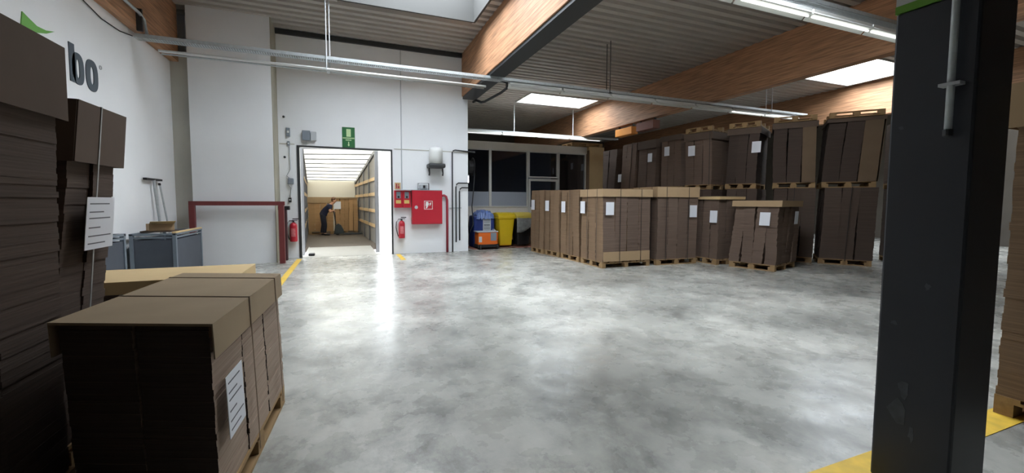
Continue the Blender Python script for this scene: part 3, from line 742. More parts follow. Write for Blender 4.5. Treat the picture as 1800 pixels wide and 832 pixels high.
# ---- left foreground
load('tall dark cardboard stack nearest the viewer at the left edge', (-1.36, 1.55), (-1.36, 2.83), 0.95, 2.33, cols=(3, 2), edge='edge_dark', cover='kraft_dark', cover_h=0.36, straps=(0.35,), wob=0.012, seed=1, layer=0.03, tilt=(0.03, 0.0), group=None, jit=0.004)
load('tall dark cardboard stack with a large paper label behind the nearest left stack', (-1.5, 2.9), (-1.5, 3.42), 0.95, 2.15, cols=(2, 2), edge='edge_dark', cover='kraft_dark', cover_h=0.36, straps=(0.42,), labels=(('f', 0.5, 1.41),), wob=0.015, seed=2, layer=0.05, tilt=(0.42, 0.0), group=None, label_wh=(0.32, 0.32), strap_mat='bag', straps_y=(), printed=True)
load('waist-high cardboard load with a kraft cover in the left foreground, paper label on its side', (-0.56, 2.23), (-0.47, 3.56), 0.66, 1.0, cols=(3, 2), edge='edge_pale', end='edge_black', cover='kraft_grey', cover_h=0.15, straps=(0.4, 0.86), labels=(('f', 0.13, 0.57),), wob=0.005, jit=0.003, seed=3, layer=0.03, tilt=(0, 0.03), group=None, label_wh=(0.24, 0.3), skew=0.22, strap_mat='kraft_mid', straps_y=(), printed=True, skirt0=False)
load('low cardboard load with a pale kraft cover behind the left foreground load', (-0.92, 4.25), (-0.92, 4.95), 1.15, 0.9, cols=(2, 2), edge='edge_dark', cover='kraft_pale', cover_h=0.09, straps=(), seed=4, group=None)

# ---- row of loads at the middle right, running back from the front corner
G1 = 'row of loads in front of the tall stacks'
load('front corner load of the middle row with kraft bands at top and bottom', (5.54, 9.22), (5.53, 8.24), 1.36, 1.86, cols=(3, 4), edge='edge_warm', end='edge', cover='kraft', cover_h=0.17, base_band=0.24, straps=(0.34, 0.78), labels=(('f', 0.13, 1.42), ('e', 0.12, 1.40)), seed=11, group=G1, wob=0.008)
load('second load back from the front corner of the middle row', (5.53, 10.27), (5.53, 9.3), 1.36, 1.87, cols=(3, 3), edge='edge_warm', labels=(('f', 0.2, 1.42),), straps=(0.55,), seed=12, group=G1)
load('third load back from the front corner of the middle row, paler pallet foot', (5.46, 11.12), (5.5, 10.33), 1.36, 1.88, cols=(3, 3), edge='edge_warm', labels=(('f', 0.22, 1.44),), straps=(), seed=13, group=G1)
load('rearmost load of the middle row, next to the black bin', (5.38, 11.95), (5.42, 11.18), 1.36, 1.9, cols=(3, 3), edge='edge_warm', labels=(('f', 0.25, 1.46),), straps=(), seed=14, group=G1)
load('load with a broad kraft band right of the front corner load', (7.07, 8.2), (8.28, 8.13), 0.95, 1.93, cols=(4, 3), edge='edge', cover='kraft', cover_h=0.24, straps=(0.2, 0.75), labels=(('f', 0.86, 1.33),), seed=15, group=G1, wob=0.008)
load('lower load with a thin pale cover half hidden behind the leaning front load', (8.5, 8.46), (8.51, 7.72), 0.8, 1.70, cols=(3, 3), edge='edge', cover='kraft_pale', cover_h=0.06, straps=(), labels=(('f', 0.85, 1.2),), seed=16, group=G1, wob=0.02, tilt=(0.03, 0.02))
load('low load leaning to the right in front of the tall stacks, two paper labels', (8.62, 7.44), (8.90, 6.48), 1.2, 1.60, cols=(4, 4), edge='edge', cover='kraft', cover_h=0.13, straps=(), labels=(('f', 0.72, 1.18), ('e', 0.72, 1.2)), seed=17, group=G1, wob=0.02, tilt=(0.03, 0.13), jit=0.008)

# ---- two-tier block of tall stacks
COLS = [  # far-left corner, near-left corner, depth, tilt of upper, label list of upper, tops
    ('A', (9.9, 15.0), (9.9, 14.0), 1.2),
    ('B', (9.98, 13.72), (9.95, 12.85), 1.2),
    ('C', (9.93, 12.62), (9.95, 11.72), 1.2),
    ('D', (9.92, 11.38), (9.97, 10.55), 1.2),
    ('E', (9.62, 9.98), (9.80, 9.16), 1.15),
    ('F', (10.03, 8.88), (10.38, 8.19), 1.15),
    ('G', (10.58, 7.86), (11.14, 7.12), 1.1),
    ('H', (11.22, 7.02), (11.88, 6.18), 1.1),
]
lower_words = dict(A='farthest left, in the dark', B='second from the far left end', C='third from the far left end', D='fourth from the far left end', E='behind the lower load with the thin pale cover',
                   F='behind the low leaning load', G='just right of the low leaning load', H='next to the dark column')
upper_words = dict(A='dark upper stack at the far left end of the top tier', B='leaning upper stack with a paper label low on its left edge', C='upper stack with a paper label right of the leaning one',
                   D='narrow upper stack with a paper label between two dark gaps', E='upper stack with a pale pallet on top and a paper label, fifth from the left', F='broad dark upper stack with a paper label at its right edge',
                   G='dark upper stack with a pale corner board, second from the dark column', H='dark upper stack with a pale right side beside the dark column')
G2, G3 = 'lower tier of the tall stacks', 'upper tier of the tall stacks'
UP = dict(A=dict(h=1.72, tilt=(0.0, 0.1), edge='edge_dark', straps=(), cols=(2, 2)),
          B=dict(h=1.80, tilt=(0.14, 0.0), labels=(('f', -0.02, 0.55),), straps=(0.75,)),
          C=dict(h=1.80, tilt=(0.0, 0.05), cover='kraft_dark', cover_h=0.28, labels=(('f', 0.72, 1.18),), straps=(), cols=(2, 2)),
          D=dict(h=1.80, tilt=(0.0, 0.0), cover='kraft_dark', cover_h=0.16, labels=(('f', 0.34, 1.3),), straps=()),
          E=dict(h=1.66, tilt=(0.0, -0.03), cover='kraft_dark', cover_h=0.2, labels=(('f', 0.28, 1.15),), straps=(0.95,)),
          F=dict(h=1.66, tilt=(0.06, 0.0), edge='edge_black', cover='kraft_dark', cover_h=0.16, labels=(('f', 0.93, 1.12),), straps=()),  # this and the next two: dimness painted into the board colour
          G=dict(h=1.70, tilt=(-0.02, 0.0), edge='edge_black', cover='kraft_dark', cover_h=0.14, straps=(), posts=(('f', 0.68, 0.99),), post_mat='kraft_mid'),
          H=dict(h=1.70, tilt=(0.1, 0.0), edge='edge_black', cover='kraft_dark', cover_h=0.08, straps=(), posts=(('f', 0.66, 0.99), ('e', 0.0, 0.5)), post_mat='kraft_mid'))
for n_, (k, P0, P1, dp) in enumerate(COLS):
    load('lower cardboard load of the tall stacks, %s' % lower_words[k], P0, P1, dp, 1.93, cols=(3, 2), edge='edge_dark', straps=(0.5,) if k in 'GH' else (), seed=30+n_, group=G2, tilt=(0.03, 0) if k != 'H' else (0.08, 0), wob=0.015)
    kw = dict(cols=(3, 2), edge='edge', wob=0.014); kw.update(UP[k])
    load(upper_words[k], P0, P1, dp, z0=1.935, seed=50+n_, group=G3, **kw)
for k, lab in (('E', 'pale pallet on the fifth upper stack from the left'), ('F', 'pallet on the broad dark upper stack left of the pale strip'), ('G', 'pallet on the upper stack second from the dark column'), ('H', 'pallet on the upper stack beside the dark column')):
    c = [q for q in COLS if q[0] == k][0]; u = UP[k]; L, rz = frame_of(c[1], c[2])
    tx, ty = u['tilt']; dx = tx*math.cos(rz)-ty*math.sin(rz); dy = tx*math.sin(rz)+ty*math.cos(rz)
    loose_pallet(lab, (c[1][0]+dx, c[1][1]+dy), (c[2][0]+dx, c[2][1]+dy), c[3], 1.935+u['h']+0.018)
load('lower cardboard load of the tall stacks, mostly hidden by the dark column', (12.75, 6.2), (13.3, 5.55), 1.1, 1.93, cols=(2, 2), edge='edge_dark', straps=(), seed=70, group=G2)
load('upper stack with a bright paper label just left of the dark column', (12.75, 6.2), (13.3, 5.55), 1.1, 1.7, z0=1.935, cols=(2, 2), edge='edge', straps=(), labels=(('f', 0.06, 1.1),), seed=71, group=G3)

# ---- pale stack beside the office and right foreground load
load('tall pale cardboard stack at the right end of the office partition', (8.78, 14.1), (9.42, 14.1), 0.85, 3.68, cols=(2, 1), edge='edge_warm', cover='kraft_pale', cover_h=0.12, straps=(), seed=80, group=None, layer=0.09, posts=(('f', 0.02, 0.98),), post_mat='kraft_pale')
loose_pallet('pale pallet lying on the tall pale stack by the office', (8.05, 14.12), (9.4, 14.12), 0.85, 3.695, False, None)
load('tall pale cardboard load behind the dark column at the right edge', (4.44, 0.32), (5.4, 0.32), 1.17, 2.4, cols=(2, 2), edge='edge_warm', cover='kraft', cover_h=0.3, straps=(), seed=81, group=None, posts=())

# ================================================================ DARK COLUMN
t = thing('steel_column', 'dark anthracite painted column standing close on the right', 'column', (2.77, 1.06, 0))
local(B(0, 0.34, 0, 0.335, 0, 2.56), 'shaft', M['column'], t, 0.012)
local(B(-0.002, 0.342, -0.002, 0.337, 2.56, 2.60), 'green_band', M['column_green'], t)
local(B(0, 0.34, 0, 0.335, 2.60, ZC), 'upper_shaft', M['column_grey'], t)
random.seed(11)
for (yy, zz, w_, h_) in ((0.2, 0.55, 0.03, 0.05), (0.23, 0.42, 0.05, 0.07), (0.13, 1.12, 0.012, 0.02), (0.26, 0.9, 0.02, 0.012), (0.16, 0.33, 0.015, 0.05), (0.28, 1.95, 0.015, 0.01)):
    pl = [(yy+w_*math.cos(a)*random.uniform(0.5, 1.2), zz+h_*math.sin(a)*random.uniform(0.5, 1.2)) for a in [2*math.pi*k/11 for k in range(11)]]
    local(MB().prism(pl, lambda p: Vector((-0.0015, p[0], p[1])), lambda p: Vector((0.001, p[0], p[1]))), 'scuff_mark', M['scuff'], t)
t = thing('conduit', 'short grey conduit strapped to the left face of the dark column', 'conduit', (2.74, 1.14, 1.89))
local(MB().tube([(0, 0, 0.01), (0, 0, 3.0)], 0.015, 12), 'pipe', M['galv'], t, smooth=True)
local(B(-0.02, 0.03, -0.04, 0.04, 0.23, 0.245), 'clip', M['lgrey'], t)
local(MB().lathe([(0.012, -0.015), (0.019, -0.01), (0.019, 0.02)], n=12), 'end_bush', M['dark_metal'], t)

# ================================================================ LEFT BACK: CRATES AND TOOLS
def box_pallet(label, P0, P1, depth, h, group):
    L, rz = frame_of(P0, P1)
    t = thing('box_crate', label, 'crate', (P0[0], P0[1], 0), rz, group)
    for (x, y) in ((0, 0), (L-0.06, 0), (0, depth-0.06), (L-0.06, depth-0.06)):
        local(B(x, x+0.06, y, y+0.06, 0, h), 'corner_post', M['crate'], t, 0.006)
    for (nm, a) in (('front', (0.06, L-0.06, 0.015, 0.035)), ('back', (0.06, L-0.06, depth-0.035, depth-0.015)), ('l', (0.015, 0.035, 0.06, depth-0.06)), ('r', (L-0.035, L-0.015, 0.06, depth-0.06))):
        local(B(*a, 0.16, h-0.12), 'side_panel', M['crate_dark'], t)
    local(B(0, L, 0, 0.05, h-0.035, h).box(0, L, depth-0.05, depth, h-0.035, h).box(0, 0.05, 0.05, depth-0.05, h-0.035, h).box(L-0.05, L, 0.05, depth-0.05, h-0.035, h)
          .box(0.06, L-0.06, 0.005, 0.03, h-0.09, h-0.06).box(L-0.03, L-0.005, 0.06, depth-0.06, h-0.09, h-0.06), 'rim', M['crate'], t)
    local(B(0.04, L-0.04, 0.04, depth-0.04, 0.1, 0.16), 'bottom', M['crate'], t)
    for (x, y) in ((0.0, 0.0), (L-0.14, 0.0), (0.0, depth-0.14), (L-0.14, depth-0.14)):
        local(B(x, x+0.14, y, y+0.14, 0, 0.1), 'foot', M['crate'], t)
    return t
G4 = 'grey crates along the left wall'
box_pallet('grey crate with cardboard scraps on its rim beside the red guard frame', (-3.62, 9.42), (-2.93, 9.42), 1.5, 0.95, G4)
box_pallet('grey crate at the left wall, in front of the one with cardboard scraps', (-3.3, 7.5), (-3.3, 8.5), 0.4, 1.02, G4)
tag(B(-0.24, 0.24, -0.22, 0.22, 0, 0.02).box(-0.24, -0.225, -0.22, 0.22, 0.02, 0.024).build('cardboard_sheet', M['kraft_dark'], None, loc=(-3.35, 10.0, 0.952)), 'flattened brown cardboard lying on the rim of the grey crate', 'cardboard')
bx = thing('cardboard_box', 'small open cardboard box on the grey crate under the leaning tools', 'box', (-3.35, 10.0, 0.976), 0.5)
local(B(-0.19, 0.19, -0.14, 0.14, 0, 0.012).box(-0.19, -0.18, -0.14, 0.14, 0, 0.13).box(0.18, 0.19, -0.14, 0.14, 0, 0.13).box(-0.18, 0.18, -0.14, -0.13, 0, 0.13).box(-0.18, 0.18, 0.13, 0.14, 0, 0.13), 'body', M['kraft'], bx)
local(MB().hexa([Vector(p) for p in ((-0.19, -0.14, 0.13), (0.19, -0.14, 0.13), (0.19, -0.135, 0.13), (-0.19, -0.135, 0.13), (-0.19, -0.26, 0.18), (0.19, -0.26, 0.18), (0.19, -0.255, 0.185), (-0.19, -0.255, 0.185))]), 'flap', M['kraft_pale'], bx)
tag(B(-0.03, 0.03, -0.75, 0.75, 0, 0.025).build('wooden_plank', M['kraft_pale'], None, loc=(-2.96, 10.17, 0.952)), 'pale wooden plank lying along the right rim of the grey crate', 'plank')
t = thing('floor_squeegee', 'grey squeegee leaning upside down against the left wall, black blade on top', 'squeegee', (-3.62, 10.98, 0))
local(MB().tube([(0.02, 0, 0), (-0.03, -0.3, 1.97)], 0.026, 10), 'shaft', M['galv'], t)
local(B(-0.07, -0.01, -0.68, 0.08, 1.96, 2.0), 'blade', M['black'], t)
t = thing('broom_handle', 'thin grey handle leaning on the left wall right of the squeegee', 'handle', (-3.6, 11.45, 0))
local(MB().tube([(0.04, 0, 0), (-0.06, -0.45, 1.88)], 0.017, 10), 'shaft', M['galv'], t)
local(MB().lathe([(0.02, 0), (0.026, 0.02), (0.02, 0.05)], (-0.062, -0.455, 1.87), 10), 'grip', M['black'], t)

# ================================================================ BINS AND CLEANING MACHINE BY THE OFFICE
def wheelie_bin(x, y, label, body, lid, bag=False):
    t = thing('wheeled_bin', label, 'bin', (x, y, 0))
    mb = MB(); a, b = 0.21, 0.28
    mb.hexa([Vector(p) for p in ((-a, -0.22, 0.06), (a, -0.22, 0.06), (a, 0.2, 0.06), (-a, 0.2, 0.06), (-b, -0.34, 1.0), (b, -0.34, 1.0), (b, 0.3, 1.0), (-b, 0.3, 1.0))])
    local(mb, 'body', M[body], t, 0.03)
    local(B(-0.31, 0.31, -0.37, 0.33, 0.98, 1.03), 'rim', M[lid], t, 0.012)
    mb = MB(); prof = [(-0.37, 1.03), (-0.36, 1.08), (-0.25, 1.15), (0.0, 1.19), (0.25, 1.16), (0.33, 1.1), (0.33, 1.03)]
    mb.prism(prof, lambda p: Vector((-0.31, p[0], p[1])), lambda p: Vector((0.31, p[0], p[1])))
    lo = local(mb, 'lid', M[lid], t, 0.02)
    local(MB().tube([(-0.24, 0.36, 1.05), (0.24, 0.36, 1.05)], 0.018, 8), 'handle', M[lid], t)
    for s in (-1, 1): local(MB().lathe([(0.1, -0.025), (0.11, -0.015), (0.11, 0.015), (0.1, 0.025)], (0.25*s, 0.2, 0.11), 18, 'X'), 'wheel', M['black'], t)
    if bag:
        random.seed(5); mb = MB(); n1, n2 = 14, 7; vs = []
        for j in range(n2):
            row = []
            for i in range(n1):
                u = i/(n1-1); v = j/(n2-1)
                row.append(mb.bm.verts.new((-0.31+0.62*u, -0.375-0.03*math.sin(v*3)-random.uniform(0, 0.02), 1.0-0.42*v*(0.7+0.5*math.sin(1.2+2.3*u))+random.uniform(-0.01, 0.01))))
            vs.append(row)
        for r_, q in zip(vs, vs[1:]):
            for i in range(n1-1): mb.bm.faces.new((r_[i], r_[i+1], q[i+1], q[i]))
        o = local(mb, 'bin_liner', M['bag'], t, smooth=True)
        so = o.modifiers.new('s', 'SOLIDIFY'); so.thickness = 0.006
    return t
wheelie_bin(5.03, 13.5, 'bright yellow wheeled bin between the blue container and the black bin', 'bin_yellow', 'bin_yellow')
wheelie_bin(5.68, 13.5, 'black wheeled bin with a pale yellow lid and a clear liner hanging out', 'black', 'bin_lid', True)
# blue container with crumpled film on top
t = thing('blue_container', 'dark blue plastic container with crumpled blue film on top and a paper label', 'container', (4.32, 13.72, 0))
local(B(-0.38, 0.36, -0.3, 0.3, 0.0, 1.08), 'body', M['blue'], t, 0.05)
random.seed(9)
mb = MB(); n1, n2 = 16, 10; vs = []
for j in range(n2):
    row = []
    for i in range(n1):
        u, v = i/(n1-1), j/(n2-1); edge_ = min(u, 1-u, v, 1-v)
        row.append(mb.bm.verts.new((-0.3+0.66*u, -0.36+0.7*v, 1.1+0.14*min(1, edge_*5)+random.uniform(-0.035, 0.035)-(0.12 if edge_ == 0 else 0))))
    vs.append(row)
for r_, q in zip(vs, vs[1:]):
    for i in range(n1-1): mb.bm.faces.new((r_[i], r_[i+1], q[i+1], q[i]))
local(mb, 'crumpled_film', M['blue_film'], t)
pl = local(B(-0.06, 0.22, -0.306, -0.3, 0.58, 0.98), 'paper_label', M['lgrey'], t)
mb = MB()
for z in (0.92, 0.86, 0.68, 0.63): mb.box(-0.03, 0.19, -0.308, -0.306, z, z+0.018)
for k in range(5): mb.box(-0.02+k*0.042, 0.008+k*0.042, -0.308, -0.306, 0.73, 0.8)
local(mb, 'printed_lines', M['ink'], pl)
t = thing('cleaning_machine', 'orange floor cleaning machine on black wheels in front of the blue container', 'machine', (4.26, 13.1, 0))
local(B(-0.32, 0.36, -0.2, 0.22, 0.14, 0.56), 'body', M['orange'], t, 0.03)
local(B(-0.34, 0.38, -0.22, 0.24, 0.06, 0.16), 'chassis', M['black'], t, 0.015)
local(B(-0.3, -0.2, -0.206, -0.2, 0.24, 0.42), 'white_panel', M['lgrey'], t)
local(B(0.1, 0.3, -0.206, -0.2, 0.28, 0.54), 'grey_print', M['grey_plastic'], t)
local(B(-0.36, 0.36, -0.22, 0.24, 0.56, 0.59), 'top_plate', M['lgrey'], t, 0.006)
for (x, y) in ((-0.26, -0.2), (0.32, -0.2), (-0.26, 0.22), (0.32, 0.22)):
    local(MB().lathe([(0.07, -0.03), (0.085, -0.02), (0.085, 0.02), (0.07, 0.03)], (x, y, 0.085), 16, 'X'), 'wheel', M['black'], t)
local(MB().tube([(0.18, -0.1, 0.59), (0.2, -0.1, 0.65), (0.28, -0.1, 0.63), (0.3, -0.1, 0.59)], 0.012, 8), 'handle', M['lgrey'], t)
# hose reel and dark hanging hoses on the side of the wall corner
t = thing('hose_reel', 'dark hose reel high on the recess wall beside the office window', 'reel', (3.66, 13.45, 2.7))
local(MB().lathe([(0.3, -0.1), (0.3, -0.08), (0.2, -0.08), (0.2, 0.08), (0.3, 0.08), (0.3, 0.1)], (0.16, 0, 0), 26, 'X'), 'drum', M['black'], t)
local(B(-0.12, 0.06, -0.06, 0.06, -0.06, 0.06), 'bracket', M['dark_metal'], t)
hs = [(0.3, -0.1, -0.2), (0.26, -0.1, -0.7), (0.2, -0.1, -1.3), (0.24, -0.1, -1.9), (0.1, -0.1, -2.2), (0.05, -0.1, -1.6)]
local(MB().tube(hs, 0.018, 8), 'hose', M['dark_metal'], t, smooth=True)
t = thing('wall_lamp', 'small lit white lamp on the back wall corner by the office window', 'lamp', (3.54, 12.95, 2.15))
local(B(0, 0.09, -0.05, 0.05, 0, 0.22), 'lens', M['led'], t, 0.01)
local(B(0.0, 0.1, -0.06, 0.06, 0.22, 0.25), 'cap', M['grey_plastic'], t)
t = thing('pressure_tank', 'tall dark tank standing in the shade behind the back wall corner', 'tank', (3.73, 13.92, 0))
local(MB().lathe([(0.14, 0), (0.16, 0.03), (0.16, 1.1), (0.13, 1.22), (0.06, 1.28)], n=22), 'vessel', M['dark_metal'], t, smooth=True)
local(MB().tube([(0, 0, 1.27), (0, 0, 1.36)], 0.03, 10), 'valve', M['red'], t)
tag(MB().tube([(4.62, 13.1, 0.02), (4.75, 12.98, 0.02), (4.95, 13.06, 0.02), (5.1, 12.96, 0.02), (5.3, 13.05, 0.02), (5.2, 13.12, 0.02)], 0.014, 8).build('floor_cable', M['kraft_dark'], None, smooth=True), 'brown cable lying on the floor before the yellow bin', 'cable')

# ================================================================ TRUCK TRAILER AT THE DOCK
tr = thing('truck_trailer', 'open truck trailer docked at the loading door, seen from inside', 'trailer', (1.02, 15.5, 0), 0.065)
TW, TL = 2.36, 8.3
local(B(-TW, 0, 0, TL, -0.15, 0), 'floor_deck', M['trailer_floor'], tr)
local(B(-TW-0.04, 0.04, TL, TL+0.06, -0.15, 2.62), 'front_wall', M['trailer_wall'], tr)
local(MB().hexa([Vector(p) for p in ((-TW-0.04, 0, 3.3), (0.04, 0, 3.42), (0.04, TL+0.06, 2.6), (-TW-0.04, TL+0.06, 2.6), (-TW-0.04, 0, 3.31), (0.04, 0, 3.43), (0.04, TL+0.06, 2.61), (-TW-0.04, TL+0.06, 2.61))]), 'roof', M['trailer_roof'], tr)
for k in range(9):
    q = k/8.5; zl, zr = 3.3+(2.6-3.3)*q, 3.42+(2.6-3.42)*q; y = TL*q+0.05
    local(MB().hexa([Vector(p) for p in ((-TW, y, zl-0.05), (0, y, zr-0.05), (0, y+0.05, zr-0.05), (-TW, y+0.05, zl-0.05), (-TW, y, zl-0.01), (0, y, zr-0.01), (0, y+0.05, zr-0.01), (-TW, y+0.05, zl-0.01))]), 'roof_bow', M['trailer_post'], tr)
for x in (0.0, -TW-0.02):
    zr0 = 3.42 if x == 0 else 3.3
    local(MB().hexa([Vector(p) for p in ((x, 0.1, -0.1), (x+0.02, 0.1, -0.1), (x+0.02, TL, -0.1), (x, TL, -0.1), (x, 0.1, zr0-0.02), (x+0.02, 0.1, zr0-0.02), (x+0.02, TL, 2.58), (x, TL, 2.58))]), 'side_curtain', M['trailer_side'], tr)
    sx = x-0.06 if x == 0 else x+0.04
    for k in range(5):
        y = 0.15+k*TL/4.3; zt = zr0+(2.6-zr0)*(y/TL)-0.03
        local(B(sx, sx+0.04, y, y+0.08, 0, zt), 'side_post', M['trailer_post'], tr)
    for z in (0.6, 1.15, 1.75, 2.3):
        local(B(sx+0.005, sx+0.03, 0.25, TL, z, z+0.12), 'side_slat', M['slat'], tr)
    local(MB().hexa([Vector(p) for p in ((sx, 0.1, zr0-0.16), (sx+0.05, 0.1, zr0-0.16), (sx+0.05, TL, 2.46), (sx, TL, 2.46), (sx, 0.1, zr0-0.03), (sx+0.05, 0.1, zr0-0.03), (sx+0.05, TL, 2.58), (sx, TL, 2.58))]), 'roof_rail', M['trailer_post'], tr)
local(B(-0.07, 0.05, -0.06, 0.06, -0.25, 3.42), 'rear_post', M['trailer_post'], tr)
local(B(-TW-0.05, -TW+0.04, -0.06, 0.06, -0.25, 3.3), 'rear_post', M['trailer_post'], tr)
t = thing('dock_plate', 'pale steel dock plate bridging the door sill and the trailer', 'dock plate', (-0.16, 12.98, 0))
local(MB().hexa([Vector(p) for p in ((-0.98, 0, -0.06), (0.98, 0, -0.06), (0.92, 2.56, -0.06), (-1.04, 2.56, -0.06), (-0.98, 0, 0.0), (0.98, 0, 0.0), (0.92, 2.56, 0.008), (-1.04, 2.56, 0.008))]), 'plate', M['plate'], t)
local(B(-1.0, 0.96, 2.4, 2.62, 0.008, 0.018), 'lip', M['trailer_floor'], t)
tag(B(-1.02, -0.86, 13.0, 13.2, 0.003, 0.07).build('wheel_chock', M['black'], None, 0.02), 'small black block on the left of the dock plate', 'block')
# loads inside the trailer (in world coordinates: trailer direction 0.065 rad)
def tpt(x, y): 
    c, s_ = math.cos(0.065), math.sin(0.065); return (1.02+x*c-y*s_, 15.5+x*s_+y*c)
load('left cardboard load with a pale top band inside the trailer behind the person', tpt(-2.28, 6.1), tpt(-1.2, 6.1), 0.95, 1.74, cols=(4, 1), edge='edge_tan', cover='kraft', cover_h=0.26, straps=(), seed=90, group='loads in the trailer')
load('right cardboard load with a white paper label at the front of the trailer', tpt(-1.12, 6.1), tpt(-0.12, 6.1), 0.95, 1.74, cols=(5, 1), edge='edge_tan', cover='kraft', cover_h=0.05, straps=(), labels=(('f', 0.1, 1.36),), label_wh=(0.3, 0.36), seed=91, group='loads in the trailer')

# pallet jack
t = thing('pallet_jack', 'dark pallet jack in the trailer, held by the bending person', 'pallet jack', (-0.34, 20.75, 0))
local(MB().prism([(-0.2, 0.06), (0.24, 0.06), (0.2, 0.25), (0.1, 0.45), (-0.02, 0.53), (-0.14, 0.45), (-0.18, 0.2)], lambda p: Vector((p[0], -0.13, p[1])), lambda p: Vector((p[0], 0.13, p[1]))), 'motor_cover', M['jack'], t, 0.02)
for y in (-0.24, 0.12): local(B(0.2, 1.0, y, y+0.12, 0.03, 0.09), 'fork', M['dark_metal'], t, 0.01)
local(MB().tube([(-0.12, 0, 0.45), (-0.16, 0, 0.8), (-0.2, 0, 1.08)], 0.022, 10), 'tiller', M['dark_metal'], t, smooth=True)
local(MB().tube([(-0.2, -0.16, 1.06), (-0.21, -0.12, 1.1), (-0.21, 0.12, 1.1), (-0.2, 0.16, 1.06)], 0.02, 10), 'grip', M['black'], t, smooth=True)
local(MB().lathe([(0.08, -0.05), (0.09, -0.03), (0.09, 0.03), (0.08, 0.05)], (-0.06, 0, 0.09), 16, 'Y'), 'wheel', M['black'], t)

# ================================================================ PERSON bending over the jack
def skin_mesh(name, verts, edges, radii, material, parent, root=0, sub=2):
    me = bpy.data.meshes.new(name); me.from_pydata([Vector(v) for v in verts], edges, [])
    o = bpy.data.objects.new(name, me); COL.objects.link(o)
    if parent: o.parent = parent
    me.materials.append(material)
    md = o.modifiers.new('skin', 'SKIN'); md.use_smooth_shade = True
    sv = me.skin_vertices[0].data
    for i, r in enumerate(radii): sv[i].radius = (r, r) if not isinstance(r, tuple) else r
    sv[root].use_root = True
    s_ = o.modifiers.new('sub', 'SUBSURF'); s_.levels = sub; s_.render_levels = sub
    return o
PX, PY = -1.0, 20.75
pe = thing('person', 'person in navy work clothes bending forward in the trailer, hands on the pallet jack handle', 'person', (PX, PY, 0))
J = {}
def j(n_, x, y, z, r): J[n_] = ((x, y, z), r)
j('pelvis', 0.0, 0, 0.93, 0.135); j('waist', 0.08, 0, 1.08, 0.125); j('chest', 0.22, 0, 1.25, 0.15); j('neck0', 0.34, 0, 1.38, 0.085); j('neck', 0.40, 0, 1.45, 0.055)
j('head0', 0.445, 0, 1.51, 0.075); j('head1', 0.485, 0, 1.57, 0.098); j('head2', 0.495, 0, 1.65, 0.082)
for s, n_ in ((-1, 'r'), (1, 'l')):
    dx = 0.1 if s < 0 else -0.02
    j('hip'+n_, 0.0, 0.09*s, 0.88, 0.1); j('knee'+n_, 0.03+dx*0.6, 0.1*s, 0.48, 0.068); j('ank'+n_, -0.04+dx, 0.11*s, 0.09, 0.045); j('toe'+n_, 0.14+dx, 0.12*s, 0.045, 0.04)
    j('sho'+n_, 0.3, 0.18*s, 1.31, 0.075); j('elb'+n_, 0.31, 0.25*s, 1.06, 0.048); j('wri'+n_, 0.39, 0.17*s, 1.08 if s > 0 else 1.1, 0.03); j('palm'+n_, 0.35+0.1, 0.13*s, 1.1 if s > 0 else 1.12, 0.028)
names = list(J); ix = {n_: i for i, n_ in enumerate(names)}
E_ = [('pelvis', 'waist'), ('waist', 'chest'), ('chest', 'neck0'), ('neck0', 'neck'), ('neck', 'head0'), ('head0', 'head1'), ('head1', 'head2')]
for n_ in 'rl': E_ += [('pelvis', 'hip'+n_), ('hip'+n_, 'knee'+n_), ('knee'+n_, 'ank'+n_), ('ank'+n_, 'toe'+n_), ('chest', 'sho'+n_), ('sho'+n_, 'elb'+n_), ('elb'+n_, 'wri'+n_), ('wri'+n_, 'palm'+n_)]
verts = [J[n_][0] for n_ in names]; radii = [J[n_][1] for n_ in names]; edges = [(ix[a], ix[b]) for a, b in E_]
for s, n_ in ((-1, 'r'), (1, 'l')):      # five fingers each, curling over the grip
    p = Vector(J['palm'+n_][0])
    for k, (dy, ln) in enumerate(((-0.03, 0.07), (-0.01, 0.08), (0.01, 0.075), (0.03, 0.06))):
        b0 = len(verts); a = p+Vector((0.02, dy, 0.01))
        verts += [a, a+Vector((ln*0.5, 0, 0.012)), a+Vector((ln*0.75, 0, -0.03)), a+Vector((ln*0.5, 0, -0.055))]; radii += [0.011, 0.010, 0.009, 0.008]
        edges += [(ix['palm'+n_], b0), (b0, b0+1), (b0+1, b0+2), (b0+2, b0+3)]
    b0 = len(verts); a = p+Vector((-0.01, -0.04*s, -0.005)); verts += [a, a+Vector((0.03, -0.02*s, -0.02)), a+Vector((0.06, -0.005*s, -0.035))]; radii += [0.012, 0.011, 0.009]
    edges += [(ix['palm'+n_], b0), (b0, b0+1), (b0+1, b0+2)]
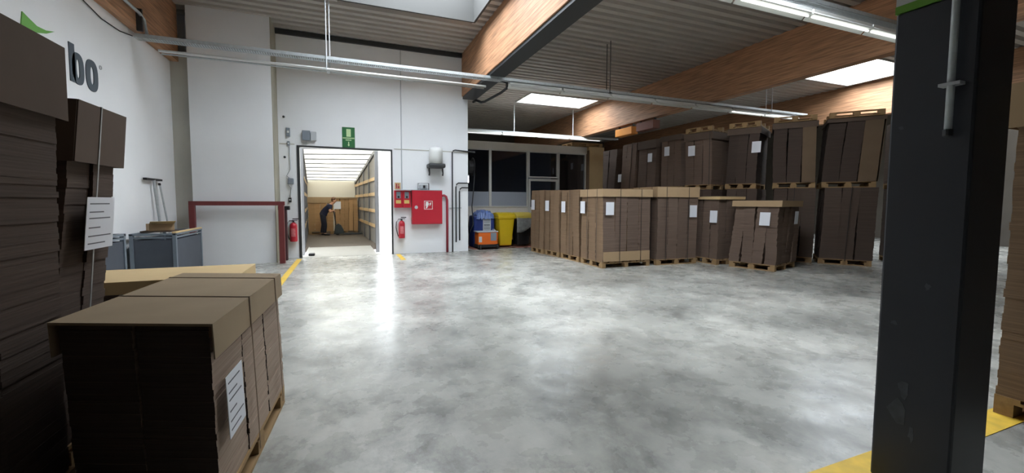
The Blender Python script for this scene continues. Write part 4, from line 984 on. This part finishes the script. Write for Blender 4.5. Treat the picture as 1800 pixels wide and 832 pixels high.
# nose, chin and ears
for a, b, r in (((0.598, 0, 1.555), 'head1', 0.015), ((0.535, 0, 1.485), 'head0', 0.03), ((0.48, 0.1, 1.58), 'head1', 0.018), ((0.48, -0.1, 1.58), 'head1', 0.018)):
    verts.append(a); radii.append(r); edges.append((ix[b], len(verts)-1))
skin_mesh('body', verts, edges, radii, M['skin'], pe)
def garment(name, keys, ed, grow, material, over=None):
    vv, rr = [], []
    for n_ in keys:
        p, r = J[n_]; vv.append(over[n_] if over and n_ in over else p)
        g = grow; rr.append(tuple(q+g for q in r) if isinstance(r, tuple) else r+g)
    kx = {n_: i for i, n_ in enumerate(keys)}
    return skin_mesh(name, vv, [(kx[a], kx[b]) for a, b in ed], rr, material, pe)
j('belt', 0.045, 0, 1.01, 0.125)
garment('trousers', ['pelvis', 'belt', 'hipr', 'hipl', 'kneer', 'kneel', 'ankr', 'ankl'], [('pelvis', 'belt'), ('pelvis', 'hipr'), ('pelvis', 'hipl'), ('hipr', 'kneer'), ('hipl', 'kneel'), ('kneer', 'ankr'), ('kneel', 'ankl')], 0.03, M['navy_dark'])
j('hem', 0.03, 0, 0.98, 0.14); j('hemlow', 0.0, 0, 0.86, 0.145); j('slvr', 0.305, -0.23, 1.12, 0.052); j('slvl', 0.305, 0.23, 1.12, 0.052)
garment('shirt', ['chest', 'waist', 'hem', 'hemlow', 'neck0', 'shor', 'shol', 'slvr', 'slvl'], [('chest', 'waist'), ('waist', 'hem'), ('hem', 'hemlow'), ('chest', 'neck0'), ('chest', 'shor'), ('chest', 'shol'), ('shor', 'slvr'), ('shol', 'slvl')], 0.035, M['navy'])
for s, n_ in ((-1, 'r'), (1, 'l')):
    a, t_ = Vector(J['ank'+n_][0]), Vector(J['toe'+n_][0])
    skin_mesh('shoe', [a+Vector((-0.03, 0, -0.03)), a+Vector((0.04, 0, -0.03)), t_+Vector((0, 0, 0.005)), t_+Vector((0.06, 0, 0))], [(0, 1), (1, 2), (2, 3)], [0.055, 0.055, 0.046, 0.035], M['shoe'], pe)
hb = MB(); bmesh.ops.create_icosphere(hb.bm, subdivisions=3, radius=1.0)
for v in list(hb.bm.verts):
    if v.co.z < -0.25 and v.co.x > -0.2 or v.co.x > 0.62 and v.co.z < 0.45: hb.bm.verts.remove(v)
for v in hb.bm.verts: v.co = Vector((0.475+v.co.x*0.118, v.co.y*0.112, 1.62+v.co.z*0.125))
for f in hb.bm.faces: f.smooth = True
hb.build('hair', M['hair'], pe)
mb = MB()
for y in (-0.035, 0.035): bmesh.ops.create_uvsphere(mb.bm, u_segments=10, v_segments=8, radius=0.011, matrix=Matrix.Translation((0.572, y, 1.59)))
mb.build('eyes', M['black'], pe)
mb = B(0.555, 0.575, -0.022, 0.022, 1.512, 1.52); mb.build('mouth', mat('lips', (150, 84, 78), 0.6), pe)
